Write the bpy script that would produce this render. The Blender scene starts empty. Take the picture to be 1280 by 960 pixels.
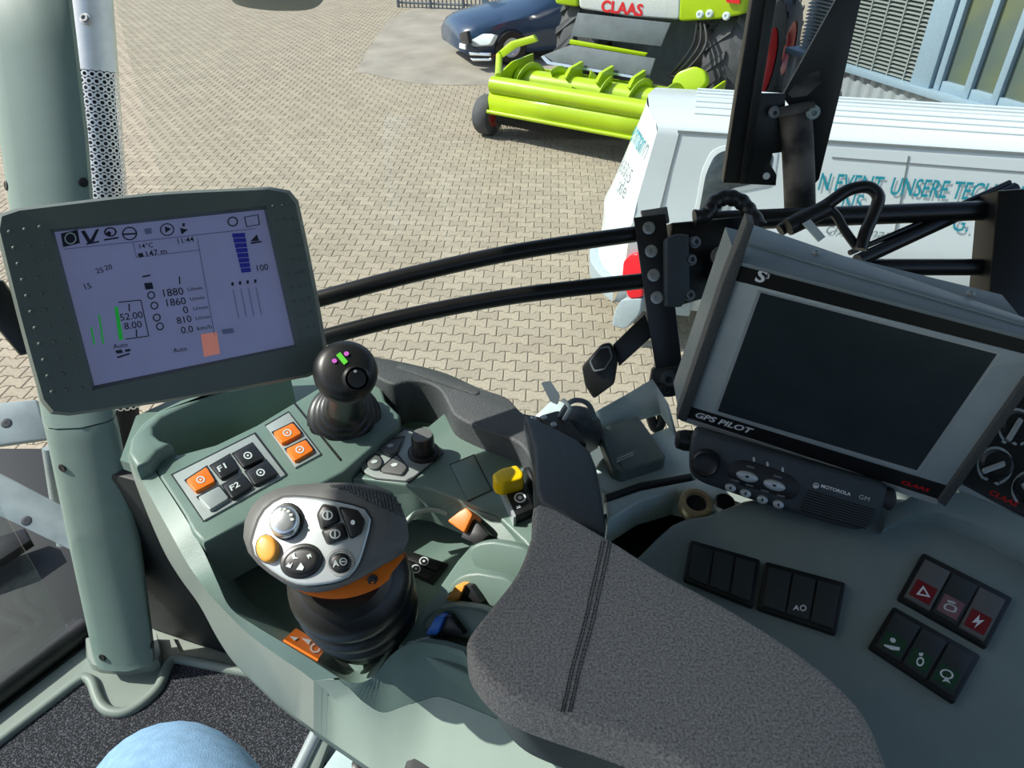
import bpy, bmesh, math, random
from mathutils import Vector, Matrix
from mathutils.bvhtree import BVHTree

random.seed(7)
SC = bpy.context.scene
COL = SC.collection

# ------------------------------------------------------------------ camera
CZ, PITCH, FPX = 3.7, math.radians(36.0), 940.0
CAM = Vector((0, 0, CZ))
FW = Vector((0, math.cos(PITCH), -math.sin(PITCH)))
UP = Vector((0, math.sin(PITCH), math.cos(PITCH)))
RT = Vector((1, 0, 0))
cd = bpy.data.cameras.new('camera')
cd.sensor_fit = 'HORIZONTAL'; cd.sensor_width = 36.0; cd.lens = 36.0 * FPX / 1280.0
cd.clip_start = 0.02; cd.clip_end = 300
co = bpy.data.objects.new('camera', cd); COL.objects.link(co)
co.location = CAM; co.rotation_euler = (math.pi / 2 - PITCH, 0, 0)
SC.camera = co

# ------------------------------------------------------------------ light
SUN_FROM = Vector((-0.70, 0.075, 0.70)).normalized()
w = bpy.data.worlds.new('sky'); SC.world = w; w.use_nodes = True
nt = w.node_tree; nt.nodes.clear()
sky = nt.nodes.new('ShaderNodeTexSky'); sky.sky_type = 'NISHITA'; sky.sun_disc = False
sky.sun_elevation = math.asin(SUN_FROM.z); sky.sun_rotation = math.atan2(SUN_FROM.x, SUN_FROM.y)
sky.air_density = 1.0; sky.dust_density = 1.6; sky.ozone_density = 1.0
bg = nt.nodes.new('ShaderNodeBackground'); bg.inputs['Strength'].default_value = 0.175
wo = nt.nodes.new('ShaderNodeOutputWorld')
nt.links.new(sky.outputs[0], bg.inputs[0]); nt.links.new(bg.outputs[0], wo.inputs[0])
sd = bpy.data.lights.new('sun', 'SUN'); sd.energy = 5.9; sd.angle = math.radians(0.55); sd.color = (1.0, 0.96, 0.88)
so = bpy.data.objects.new('sun', sd); COL.objects.link(so)
so.location = (-6, 4, 9); so.rotation_euler = SUN_FROM.to_track_quat('Z', 'Y').to_euler()
vs = SC.view_settings
vs.view_transform = 'Standard'; vs.look = 'None'; vs.gamma = 1.0; vs.use_curve_mapping = False
vs.exposure = 0.12

# ------------------------------------------------------------------ materials
def lin(c):
    return tuple(((v / 255) / 12.92 if v / 255 <= 0.04045 else ((v / 255 + 0.055) / 1.055) ** 2.4) for v in c)

def mat(name, rgb, rough=0.5, metal=0.0, var=0.06, vscale=30.0, bump=0.0, bscale=600.0, spec=0.5, coat=0.0, rgb2=None, detail=3.0, thr=None, isl=0.0):
    m = bpy.data.materials.new(name); m.use_nodes = True
    t = m.node_tree; b = t.nodes['Principled BSDF']
    b.inputs['Roughness'].default_value = rough; b.inputs['Metallic'].default_value = metal
    b.inputs['Specular IOR Level'].default_value = spec; b.inputs['Coat Weight'].default_value = coat
    c1 = lin(rgb)
    tc = t.nodes.new('ShaderNodeTexCoord')
    n = t.nodes.new('ShaderNodeTexNoise'); n.inputs['Scale'].default_value = vscale; n.inputs['Detail'].default_value = detail
    t.links.new(tc.outputs['Object'], n.inputs['Vector'])
    r = t.nodes.new('ShaderNodeValToRGB')
    lo, hi = thr if thr else (0.3, 0.7)
    r.color_ramp.elements[0].position = lo; r.color_ramp.elements[1].position = hi
    ca = lin(rgb2) if rgb2 else tuple(v * (1 - var) for v in c1)
    cb = c1 if rgb2 else tuple(min(1, v * (1 + var)) for v in c1)
    r.color_ramp.elements[0].color = (*ca, 1); r.color_ramp.elements[1].color = (*cb, 1)
    t.links.new(n.outputs['Fac'], r.inputs['Fac'])
    out = r.outputs['Color']
    if isl:
        hs = t.nodes.new('ShaderNodeHueSaturation')
        g = t.nodes.new('ShaderNodeNewGeometry'); oi = t.nodes.new('ShaderNodeObjectInfo')
        ad = t.nodes.new('ShaderNodeMath'); ad.operation = 'ADD'
        fr = t.nodes.new('ShaderNodeMath'); fr.operation = 'FRACT'
        t.links.new(g.outputs['Random Per Island'], ad.inputs[0]); t.links.new(oi.outputs['Random'], ad.inputs[1])
        t.links.new(ad.outputs[0], fr.inputs[0])
        mr = t.nodes.new('ShaderNodeMapRange'); mr.inputs['To Min'].default_value = 1 - isl; mr.inputs['To Max'].default_value = 1 + isl
        t.links.new(fr.outputs[0], mr.inputs['Value']); t.links.new(mr.outputs[0], hs.inputs['Value'])
        t.links.new(out, hs.inputs['Color']); out = hs.outputs['Color']
    t.links.new(out, b.inputs['Base Color'])
    if bump:
        n2 = t.nodes.new('ShaderNodeTexNoise'); n2.inputs['Scale'].default_value = bscale; n2.inputs['Detail'].default_value = 2
        t.links.new(tc.outputs['Object'], n2.inputs['Vector'])
        bp = t.nodes.new('ShaderNodeBump'); bp.inputs['Strength'].default_value = bump; bp.inputs['Distance'].default_value = 0.002
        t.links.new(n2.outputs['Fac'], bp.inputs['Height']); t.links.new(bp.outputs[0], b.inputs['Normal'])
    return m

def emit(name, rgb, s):
    m = mat(name, rgb, 0.3); b = m.node_tree.nodes['Principled BSDF']
    b.inputs['Emission Color'].default_value = (*lin(rgb), 1); b.inputs['Emission Strength'].default_value = s
    return m

def glassmat(name, tint, glossfac=0.05):
    m = bpy.data.materials.new(name); m.use_nodes = True
    t = m.node_tree; t.nodes.clear()
    o = t.nodes.new('ShaderNodeOutputMaterial'); mx = t.nodes.new('ShaderNodeMixShader')
    tr = t.nodes.new('ShaderNodeBsdfTransparent'); tr.inputs[0].default_value = (*tint, 1)
    gl = t.nodes.new('ShaderNodeBsdfGlossy'); gl.inputs['Roughness'].default_value = 0.02
    fr = t.nodes.new('ShaderNodeLayerWeight'); fr.inputs[0].default_value = 0.5
    pw = t.nodes.new('ShaderNodeMath'); pw.operation = 'POWER'; pw.inputs[1].default_value = 4.0
    mu = t.nodes.new('ShaderNodeMath'); mu.operation = 'MULTIPLY_ADD'; mu.inputs[1].default_value = 0.5; mu.inputs[2].default_value = glossfac
    t.links.new(fr.outputs['Facing'], pw.inputs[0]); t.links.new(pw.outputs[0], mu.inputs[0]); t.links.new(mu.outputs[0], mx.inputs[0])
    t.links.new(tr.outputs[0], mx.inputs[1]); t.links.new(gl.outputs[0], mx.inputs[2]); t.links.new(mx.outputs[0], o.inputs[0])
    return m

M = {}
M['plastic'] = mat('grey_green_plastic', (106, 128, 119), 0.42, bump=0.12, bscale=900, var=0.03)
M['plastic_light'] = mat('pale_grey_green_plastic', (146, 164, 153), 0.45, bump=0.08, bscale=900, var=0.03)
M['plastic_side'] = mat('grey_shell_plastic', (128, 138, 130), 0.5, bump=0.08, bscale=900, var=0.03)
M['sidecon'] = mat('dark_slate_plastic', (126, 142, 140), 0.45, bump=0.2, bscale=1200, var=0.04)
M['rim'] = mat('charcoal_soft_plastic', (72, 76, 77), 0.55, bump=0.5, bscale=700, var=0.12, vscale=250)
M['endplate'] = mat('dark_blue_grey_plastic', (52, 61, 66), 0.5, bump=0.3, bscale=900)
M['blackp'] = mat('black_plastic', (26, 28, 29), 0.4)
M['blackpaint'] = mat('black_paint', (17, 18, 19), 0.35, var=0.2)
M['rubber'] = mat('black_rubber', (26, 27, 27), 0.36, var=0.15)
M['tyre'] = mat('tyre_rubber', (74, 76, 78), 0.8, var=0.15, vscale=8)
M['housing'] = mat('dark_grey_green_housing', (88, 98, 93), 0.5, bump=0.15, bscale=1200)
M['keyplate'] = mat('key_plate_grey', (160, 168, 165), 0.4, metal=0.2)
M['silver'] = mat('silver_plastic', (196, 204, 205), 0.32, metal=0.45)
M['chrome'] = mat('bright_silver', (215, 220, 222), 0.22, metal=0.8)
M['orange'] = mat('orange_plastic', (240, 122, 28), 0.4)
M['amber'] = mat('amber_plastic', (240, 168, 70), 0.4)
M['yellow'] = mat('yellow_plastic', (248, 208, 0), 0.4)
M['blue'] = mat('blue_plastic', (40, 120, 225), 0.4)
M['white'] = mat('white_print', (232, 236, 236), 0.5, var=0.01)
M['softwhite'] = mat('pale_print', (190, 200, 198), 0.5, var=0.01)
M['green'] = mat('green_sticker', (110, 230, 70), 0.5)
M['magenta'] = mat('magenta_sticker', (225, 110, 220), 0.5)
M['redtext'] = mat('red_print', (214, 22, 28), 0.45)
M['redkey'] = mat('dark_red_key', (120, 16, 26), 0.4)
M['greenkey'] = mat('dark_green_key', (24, 72, 46), 0.4)
M['head'] = mat('handle_grey', (98, 100, 98), 0.5, bump=0.15, bscale=900)
M['fabric'] = mat('grey_plush_fabric', (172, 169, 163), 0.95, var=0.3, vscale=560, bump=0.5, bscale=700, rgb2=(112, 110, 107), thr=(0.30, 0.66))
M['carpet'] = mat('speckled_carpet', (100, 100, 107), 0.95, vscale=380, rgb2=(22, 24, 30), thr=(0.50, 0.68), bump=1.0, bscale=300)
M['jeans'] = mat('light_blue_denim', (132, 168, 205), 0.9, vscale=90, var=0.12, bump=0.5, bscale=900)
M['term'] = mat('grey_metal_housing', (128, 140, 143), 0.42, metal=0.25)
M['termface'] = mat('light_grey_front', (172, 184, 185), 0.45, metal=0.1)
M['screenoff'] = mat('dark_screen', (44, 54, 58), 0.2, var=0.1)
M['screenon'] = emit('lit_screen', (128, 134, 172), 0.20)
M['ink'] = mat('screen_dark_ink', (22, 24, 48), 0.4)
M['inkfaint'] = mat('screen_faint_ink', (118, 122, 160), 0.4)
M['inkblue'] = mat('screen_blue', (40, 44, 170), 0.4)
M['inkgreen'] = emit('screen_green', (30, 170, 60), 0.25)
M['inksalmon'] = emit('screen_salmon', (205, 130, 115), 0.3)
M['pillar'] = mat('grey_green_pillar_plastic', (118, 138, 131), 0.5, bump=0.08, bscale=900, var=0.03)
M['rocker'] = mat('rocker_plastic', (50, 57, 59), 0.38)
M['pinkkey'] = mat('dusky_pink_key', (128, 92, 98), 0.4)
M['bolt'] = mat('zinc_bolt', (170, 172, 168), 0.35, metal=0.8)
M['brass'] = mat('brass_ring', (222, 202, 160), 0.3, metal=0.6)
M['worn'] = mat('worn_brown_paint', (96, 90, 86), 0.6, vscale=14, rgb2=(24, 24, 25), thr=(0.42, 0.6))
M['sill'] = mat('pale_blue_grey_sill', (184, 204, 206), 0.4)
M['box'] = mat('slate_box_plastic', (98, 112, 110), 0.45, bump=0.3, bscale=900)
M['perf'] = mat('stainless_steel', (226, 228, 224), 0.38, metal=0.45)
M['paver'] = mat('concrete_paver', (154, 145, 126), 0.9, vscale=35, var=0.16, bump=0.4, bscale=250, isl=0.10)
M['joint'] = mat('paver_joint_sand', (126, 114, 92), 0.95, vscale=20, var=0.2)
M['asphalt'] = mat('grey_asphalt', (150, 144, 131), 0.9, vscale=1.3, var=0.2, bump=0.3, bscale=80)
M['lime'] = mat('lime_green_paint', (166, 196, 10), 0.32, coat=0.3, var=0.04, vscale=4)
M['vanwhite'] = mat('white_car_paint', (204, 214, 214), 0.28, coat=0.4, var=0.01)
M['vanline'] = mat('grey_gap', (120, 128, 128), 0.6)
M['teal'] = mat('teal_lettering', (24, 142, 158), 0.4)
M['greyink'] = mat('grey_lettering', (130, 142, 146), 0.5)
M['darkglass'] = mat('dark_tinted_glass', (66, 76, 80), 0.1, var=0.2)
M['redlens'] = mat('red_lens', (226, 30, 44), 0.2)
M['bumper'] = mat('grey_bumper', (150, 164, 168), 0.6)
M['bodygrey'] = mat('light_grey_body', (206, 212, 208), 0.4)
M['flap'] = mat('grey_rubber_flap', (104, 112, 118), 0.7, vscale=5, var=0.15)
M['redrim'] = mat('red_rim', (190, 40, 42), 0.45)
M['carblue'] = mat('dark_blue_car_paint', (44, 66, 92), 0.25, coat=0.5)
M['lamp'] = mat('clear_lamp_glass', (214, 226, 228), 0.15)
M['bldmetal'] = mat('blue_grey_frame', (132, 156, 170), 0.4)
M['corr'] = mat('corrugated_steel', (172, 184, 188), 0.38, metal=0.3)
M['louvre'] = mat('louvre_steel', (150, 160, 156), 0.45, metal=0.3)
M['pane'] = mat('office_window_glass', (84, 98, 94), 0.12, vscale=0.9, rgb2=(98, 108, 84), thr=(0.42, 0.62))
M['dark'] = mat('dark_void', (14, 17, 18), 0.8)
M['cabdark'] = mat('dark_cab_trim', (30, 36, 38), 0.6)
M['roof'] = mat('cab_headliner', (120, 126, 126), 0.8)
M['leaf'] = mat('shrub_leaves', (96, 140, 60), 0.7, vscale=9, var=0.35)
M['steel'] = mat('galvanised_plate', (150, 164, 164), 0.45, metal=0.35, vscale=18, var=0.15)
M['glass'] = glassmat('cab_window_glass', (0.955, 0.975, 0.97), 0.035)
M['doorglass'] = glassmat('cab_door_glass', (0.93, 0.96, 0.95), 0.04)

# ------------------------------------------------------------------ geometry helpers
class Plane:
    def __init__(s, o, n):
        s.o = Vector(o); s.n = Vector(n).normalized()
    def p(s, x, y, off=0.0):
        r = FW + RT * ((x - 640) / FPX) + UP * ((480 - y) / FPX)
        o = s.o + s.n * off
        return CAM + r * ((o - CAM).dot(s.n) / r.dot(s.n))

def ray(x, y, d):
    return CAM + (FW + RT * ((x - 640) / FPX) + UP * ((480 - y) / FPX)) * d

def HZ(z):
    return Plane((0, 0, z), (0, 0, 1))

def camvec(r, u, d):
    return RT * r + UP * u + FW * d

WL = {}
def wl(o):
    return WL[o.name] if o is not None else Vector((0, 0, 0))

def empty(name, loc, label=None, cat=None, group=None, kind=None):
    o = bpy.data.objects.new(name, None); COL.objects.link(o); o.empty_display_size = 0.05
    o.location = loc; WL[o.name] = Vector(loc); tag(o, label, cat, group, kind)
    return o

def tag(o, label=None, cat=None, group=None, kind=None):
    if label: o['label'] = label
    if cat: o['category'] = cat
    if group: o['group'] = group
    if kind: o['kind'] = kind
    return o

def add(name, vs_, fs, m, parent=None, smooth=40):
    c = Vector((0, 0, 0))
    for v in vs_: c += Vector(v)
    c /= max(1, len(vs_))
    me = bpy.data.meshes.new(name)
    me.from_pydata([tuple(Vector(v) - c) for v in vs_], [], fs)
    return link(name, me, c, m, parent, smooth)

def link(name, me, c, m, parent=None, smooth=40):
    bm = bmesh.new(); bm.from_mesh(me)
    bmesh.ops.recalc_face_normals(bm, faces=bm.faces[:]); bm.to_mesh(me); bm.free()
    if m is not None: me.materials.append(M[m] if isinstance(m, str) else m)
    if smooth:
        for p in me.polygons: p.use_smooth = True
        me.set_sharp_from_angle(angle=math.radians(smooth))
    o = bpy.data.objects.new(name, me); COL.objects.link(o)
    o.location = Vector(c) - wl(parent); WL[o.name] = Vector(c)
    if parent is not None: o.parent = parent
    return o

def bm_add(name, bm, m, parent=None, smooth=40):
    c = Vector((0, 0, 0))
    for v in bm.verts: c += v.co
    c /= max(1, len(bm.verts))
    for v in bm.verts: v.co -= c
    me = bpy.data.meshes.new(name); bm.to_mesh(me); bm.free()
    return link(name, me, c, m, parent, smooth)

def bm_prism(bm, top, ext, bevel=0.0, seg=2, alledges=False):
    n = len(top)
    tv = [bm.verts.new(v) for v in top]; bv = [bm.verts.new(Vector(v) + ext) for v in top]
    ft = bm.faces.new(tv); fb = bm.faces.new(bv[::-1]); fs = [ft, fb]
    for i in range(n):
        fs.append(bm.faces.new((tv[i], bv[i], bv[(i + 1) % n], tv[(i + 1) % n])))
    bmesh.ops.recalc_face_normals(bm, faces=fs)
    if bevel:
        es = list(ft.edges)
        if alledges: es = list({e for f in fs for e in f.edges})
        bmesh.ops.bevel(bm, geom=es, offset=bevel, segments=seg, profile=0.5, affect='EDGES', clamp_overlap=True)

def prism(name, top, ext, m, parent=None, bevel=0.0, seg=2, alledges=False, smooth=40):
    bm = bmesh.new(); bm_prism(bm, [Vector(v) for v in top], Vector(ext), bevel, seg, alledges)
    return bm_add(name, bm, m, parent, smooth)

def slab(name, pl, pxs, top, bot, m, parent=None, bevel=0.0, seg=2, ext=None, alledges=False):
    pts = [pl.p(x, y, top) for x, y in pxs]
    return prism(name, pts, ext if ext is not None else pl.n * (bot - top), m, parent, bevel, seg, alledges)

def rnd(pts, r=4.0, n=3):
    out = []; k = len(pts)
    for i in range(k):
        p = Vector(pts[i]); a = Vector(pts[i - 1]) - p; b = Vector(pts[(i + 1) % k]) - p
        ra = min(r, a.length * 0.45); rb = min(r, b.length * 0.45)
        A = p + a.normalized() * ra; B = p + b.normalized() * rb
        for j in range(n + 1):
            t = j / n; out.append(tuple(A * (1 - t) ** 2 + p * 2 * t * (1 - t) + B * t * t))
    return out

def cr(pts, n=6, closed=False):
    P = [Vector(p) for p in pts]; k = len(P); out = []
    for i in range(k if closed else k - 1):
        g = (lambda j: P[j % k]) if closed else (lambda j: P[max(0, min(k - 1, j))])
        a, b, c, d = g(i - 1), g(i), g(i + 1), g(i + 2)
        for j in range(n):
            t = j / n
            out.append(0.5 * ((2 * b) + (c - a) * t + (2 * a - 5 * b + 4 * c - d) * t * t + (3 * b - a - 3 * c + d) * t ** 3))
    if not closed: out.append(P[-1])
    return out

def crp(pts, n=5):
    return [tuple(v) for v in cr([(x, y, 0) for x, y in pts], n, True)] and [(v.x, v.y) for v in cr([(x, y, 0) for x, y in pts], n, True)]

def ell(cx, cy, rx, ry=None, ang=0.0, n=20):
    ry = ry or rx; a = math.radians(ang)
    return [(cx + rx * math.cos(t) * math.cos(a) - ry * math.sin(t) * math.sin(a), cy + rx * math.cos(t) * math.sin(a) + ry * math.sin(t) * math.cos(a)) for t in [2 * math.pi * i / n for i in range(n)]]

def quad(q, u0, u1, v0, v1):
    def f(u, v):
        a = Vector(q[0]) * (1 - u) + Vector(q[1]) * u; b = Vector(q[3]) * (1 - u) + Vector(q[2]) * u
        return tuple(a * (1 - v) + b * v)
    return [f(u0, v0), f(u1, v0), f(u1, v1), f(u0, v1)]

def bm_tube(bm, path, rad, n=10, cap=True):
    P = [Vector(p) for p in path]; k = len(P)
    R = rad if isinstance(rad, (list, tuple)) else [rad] * k
    nrm = None; rings = []
    for i in range(k):
        t = (P[min(k - 1, i + 1)] - P[max(0, i - 1)]).normalized()
        if nrm is None:
            nrm = t.orthogonal().normalized()
        nrm = (nrm - t * nrm.dot(t)).normalized(); bi = t.cross(nrm)
        rings.append([bm.verts.new(P[i] + (nrm * math.cos(2 * math.pi * j / n) + bi * math.sin(2 * math.pi * j / n)) * R[i]) for j in range(n)])
    for a, b in zip(rings, rings[1:]):
        for j in range(n): bm.faces.new((a[j], a[(j + 1) % n], b[(j + 1) % n], b[j]))
    if cap:
        bm.faces.new(rings[0][::-1]); bm.faces.new(rings[-1])

def tube(name, path, rad, m, parent=None, n=10, smooth=50):
    bm = bmesh.new(); bm_tube(bm, path, rad, n); return bm_add(name, bm, m, parent, smooth)

def bm_lathe(bm, o, ax, prof, n=24, cap=True):
    o = Vector(o); ax = Vector(ax).normalized(); a = ax.orthogonal().normalized(); b = ax.cross(a); rings = []
    for r, h in prof:
        rings.append([bm.verts.new(o + ax * h + (a * math.cos(2 * math.pi * j / n) + b * math.sin(2 * math.pi * j / n)) * r) for j in range(n)])
    for p, q in zip(rings, rings[1:]):
        for j in range(n): bm.faces.new((p[j], p[(j + 1) % n], q[(j + 1) % n], q[j]))
    if cap:
        bm.faces.new(rings[0][::-1]); bm.faces.new(rings[-1])

def lathe(name, o, ax, prof, m, parent=None, n=24, smooth=40, cap=True):
    bm = bmesh.new(); bm_lathe(bm, o, ax, prof, n, cap); return bm_add(name, bm, m, parent, smooth)

def loft(name, rows, m, parent=None, closed=False, caps=False, smooth=40, thick=0.0):
    vs_ = []; fs = []; k = len(rows[0])
    for r in rows: vs_ += [Vector(v) for v in r]
    for i in range(len(rows) - 1):
        for j in range(k if closed else k - 1):
            a = i * k + j; b = i * k + (j + 1) % k
            fs.append((a, b, b + k, a + k))
    if caps:
        fs.append(tuple(range(k))); fs.append(tuple(range((len(rows) - 1) * k, len(rows) * k)))
    o = add(name, vs_, fs, m, parent, smooth)
    if thick:
        md = o.modifiers.new('thickness', 'SOLIDIFY'); md.thickness = thick; md.offset = 0
    return o

def bm_box(bm, c, ax, ay, az, bevel=0.0):
    c = Vector(c); ax, ay, az = Vector(ax), Vector(ay), Vector(az)
    bm_prism(bm, [c - ax - ay + az, c + ax - ay + az, c + ax + ay + az, c - ax + ay + az], -az * 2, bevel, 2, True)

def box(name, c, ax, ay, az, m, parent=None, bevel=0.0):
    bm = bmesh.new(); bm_box(bm, c, ax, ay, az, bevel); return bm_add(name, bm, m, parent)

def text(name, pl, s, p0, p1, m, parent=None, off=0.0006, ys=1.0, shear=0.0, bold=0.0, depth=0.0004):
    cu = bpy.data.curves.new(name, 'FONT'); cu.body = s; cu.size = 1.0; cu.shear = shear; cu.offset = bold; cu.resolution_u = 3
    to = bpy.data.objects.new(name + '_tmp', cu)
    COL.objects.link(to); bpy.context.view_layer.update()
    me = bpy.data.meshes.new_from_object(to)
    bpy.data.objects.remove(to); bpy.data.curves.remove(cu)
    xs = [v.co.x for v in me.vertices]; x0, x1 = min(xs), max(xs)
    A = pl.p(*p0, off); B = pl.p(*p1, off); X = (B - A); k = X.length / (x1 - x0); X.normalize(); Y = pl.n.cross(X)
    verts = [A + X * ((v.co.x - x0) * k) + Y * (v.co.y * k * ys) for v in me.vertices]
    fs = [tuple(p.vertices) for p in me.polygons]
    bpy.data.meshes.remove(me)
    return add(name, verts, fs, m, parent, 0)

def ringsym(name, pl, outer, m, parent, off=0.0006, inner=0.65):
    cx = sum(p[0] for p in outer) / len(outer); cy = sum(p[1] for p in outer) / len(outer); n = len(outer)
    vs_ = [pl.p(x, y, off) for x, y in outer] + [pl.p(cx + (x - cx) * inner, cy + (y - cy) * inner, off) for x, y in outer]
    return add(name, vs_, [(i, (i + 1) % n, n + (i + 1) % n, n + i) for i in range(n)], m, parent, 0)

def flat(name, pl, pxs, m, parent, off=0.0006):
    return add(name, [pl.p(x, y, off) for x, y in pxs], [tuple(range(len(pxs)))], m, parent, 0)

def bolt(pl, x, y, r, parent, m='bolt', off=0.0, h=0.006, name='bolt'):
    c = pl.p(x, y, off)
    return lathe(name, c, pl.n, [(r, -0.001), (r, h * 0.35), (r * 0.72, h * 0.4), (r * 0.7, h), (r * 0.4, h), (r * 0.36, h * 0.5)], m, parent, 12)

def proj(v):
    d = Vector(v) - CAM; z = d.dot(FW)
    return (640 + FPX * d.x / z, 480 - FPX * d.dot(UP) / z, z)

# ================================================================== SETTING: ground
G = add('ground', [(-30, -10, -0.02), (30, -10, -0.02), (30, 45, -0.02), (-30, 45, -0.02)], [(0, 1, 2, 3)], 'paver', None, 0)
tag(G, 'beige interlocking concrete paving of the yard', None, None, 'structure')
bed = add('joint_bed', [(-15, 2.5, -0.011), (7, 2.5, -0.011), (7, 26.6, -0.011), (-15, 26.6, -0.011)], [(0, 1, 2, 3)], 'joint', G, 0)
asph = add('asphalt_strip', [HZ(0.004).p(x, y) for x, y in crp([(508, 13), (640, 14), (700, 60), (690, 100), (600, 106), (520, 104), (462, 92), (448, 84)], 4)], [tuple(range(32))], 'asphalt', None, 0)
tag(asph, 'grey asphalt strip between the paving and the fence', None, None, 'structure')

def paver_pts(ins, z):
    a, e, w1, b, w2 = 0.1 - ins, 0.066, 0.0825 - ins, 0.036, 0.0575 - ins
    q = [(a, w1), (e, w1), (b, w2), (-b, w2), (-e, w1), (-a, w1)]
    q += [(-x, -y) for x, y in q]
    return [Vector((x, y, z)) for x, y in q]
ROT = Matrix.Rotation(math.radians(-2.5), 3, 'Z')
def paver_geo():
    r = [paver_pts(0.003, -0.011), paver_pts(0.003, -0.004), paver_pts(0.009, 0.0)]
    vs_ = [ROT @ v for rr in r for v in rr]; n = 12; fs = []
    for k in range(2):
        for i in range(n): fs.append((k * n + i, k * n + (i + 1) % n, (k + 1) * n + (i + 1) % n, (k + 1) * n + i))
    fs.append(tuple(range(2 * n, 3 * n)))
    return vs_, fs
PV, PF = paver_geo()
pme = bpy.data.meshes.new('paver'); pme.from_pydata([tuple(v) for v in PV], [], PF); pme.materials.append(M['paver'])
cells = []
for j in range(0, 172):
    for i in range(-72, 30):
        c = ROT @ Vector((i * 0.2 + (0.1 if j % 2 else 0), 2.7 + j * 0.14, 0))
        px, py, d = proj(c)
        if -40 < px < 960 and -15 < py < 620 and c.y < 26.5:
            vis = (420 < px < 800 and 150 < py < 500) or (150 < px < 640 and 110 < py < 232) or (420 < px < 560 and 150 < py < 330) or (px < 28 and 440 < py < 500) or (840 < px < 870 and 490 < py < 545) or (690 < px < 740 and 430 < py < 500)
            cells.append((0 if vis else 1, d, c))
cells.sort(key=lambda q: (q[0], q[1]))
for _, _, c in cells[:298]:
    o = bpy.data.objects.new('paver', pme); COL.objects.link(o); o.parent = G
    o.location = Vector((c.x, c.y, random.uniform(-0.0015, 0.0015))) - WL['ground']
pv, pf = [], []
for _, _, c in cells[298:]:
    b = len(pv); dz = random.uniform(-0.0015, 0.0015)
    pv += [v + c + Vector((0, 0, dz)) for v in PV]; pf += [tuple(i + b for i in f) for f in PF]
tag(add('distant_pavers', pv, pf, 'paver', G, 0), kind='stuff')

# ================================================================== van
A0 = Vector((1.307, 5.93, 0)); VL = Vector((0.974, -0.226, 0)).normalized(); VW = Vector((-VL.y, VL.x, 0)); ZV = Vector((0, 0, 1))
def vp(l, w_, z): return A0 + VL * l + VW * w_ + ZV * z
van = empty('van', vp(2.0, 0.6, 0), 'white panel van with teal lettering parked beside the cab', 'van')
prof = [(-0.14, 0.34), (-0.19, 0.55), (-0.20, 0.85), (-0.17, 1.12), (-0.14, 1.2), (-0.07, 1.55), (-0.015, 1.80), (0.0, 1.85), (0.03, 1.875), (0.10, 1.905), (0.25, 1.935), (0.55, 1.955), (0.85, 1.94), (1.0, 1.905), (1.06, 1.875), (1.09, 1.85), (1.16, 1.5), (1.25, 1.1), (1.28, 0.7), (1.22, 0.34)]
def rearl(w_, z):
    u = (w_ - 0.54) / 0.74
    bulge = 0.30 * max(0.0, 1 - abs(u) ** 2.2)
    rake = 0.0 if z > 1.93 else (0.02 * (1.93 - z) / 0.1 if z > 1.83 else 0.02 + 0.26 * min(1, (1.83 - z) / 0.8) + 0.06 * max(0, (1.03 - z)))
    return -bulge - rake
rows = []
for k, t in enumerate((0.0, 0.06, 0.3, 1.0)):
    rows.append([vp(rearl(w_, z) * (1 - t) ** 1 + 0.45 * t, w_, z) for w_, z in prof])
for l in (1.4, 2.6, 3.6): rows.append([vp(l, w_, z) for w_, z in prof])
rows.append([vp(4.3, 0.54 + (w_ - 0.54) * 0.9, min(z, 1.0 + (z - 1.0) * 0.6)) for w_, z in prof])
rows.append([vp(4.7, 0.54 + (w_ - 0.54) * 0.85, min(z, 0.9 + (z - 0.9) * 0.2)) for w_, z in prof])
loft('body', rows, 'vanwhite', van, smooth=60)
# tailgate
NW = 14
tz = [0.5, 0.7, 0.95, 1.03, 1.12, 1.3, 1.5, 1.7, 1.82, 1.88, 1.93]
def prw(z, near):
    pts = prof[:11] if near else prof[::-1][:9]
    for (w1, z1), (w2, z2) in zip(pts, pts[1:]):
        if z1 <= z <= z2: return w1 + (w2 - w1) * (z - z1) / (z2 - z1)
    return pts[-1][0]
trow = []
for z in tz:
    a, b = prw(z, True), prw(z, False)
    trow.append([vp(rearl(a + (b - a) * i / NW, z) - (0.012 if 1.0 < z < 1.08 else 0), a + (b - a) * i / NW, z) for i in range(NW + 1)])
loft('tailgate', trow, 'vanwhite', van, smooth=60)
brow = []
for z, o_ in [(0.32, 0.02), (0.36, -0.07), (0.52, -0.08), (0.55, -0.03), (0.56, 0.02)]:
    brow.append([vp(rearl(-0.2 + 1.48 * i / 16, 0.5) + o_, -0.2 - o_ * 0.3 + (1.48 + o_ * 0.6) * i / 16, z) for i in range(17)])
loft('rear_bumper', brow, 'bumper', van, smooth=50)
box('side_bumper', vp(0.02, -0.2, 0.44), VL * 0.28, VW * 0.03, ZV * 0.12, 'bumper', van, 0.02)
SP = Plane(vp(0, 0.0, 1.85), (vp(1, 0, 1.85) - vp(0, 0, 1.85)).cross(vp(0, -0.14, 1.2) - vp(0, 0, 1.85)) * -1)
if SP.n.y > 0: SP.n = -SP.n
slab('side_window', SP, rnd([(872, 274), (882, 218), (893, 194), (908, 187), (968, 191), (962, 226), (912, 236), (898, 272)], 8), 0.014, -0.01, 'darkglass', van, 0.004)
sw = slab('window_frame', SP, rnd([(866, 280), (877, 213), (889, 188), (906, 181), (974, 185), (968, 232), (918, 241), (903, 278)], 8), 0.010, -0.01, 'vanwhite', van, 0.004)
slab('gap_line', SP, [(847, 163), (1300, 192), (1300, 195), (847, 166)], 0.012, 0.0, 'vanline', van)
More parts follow.
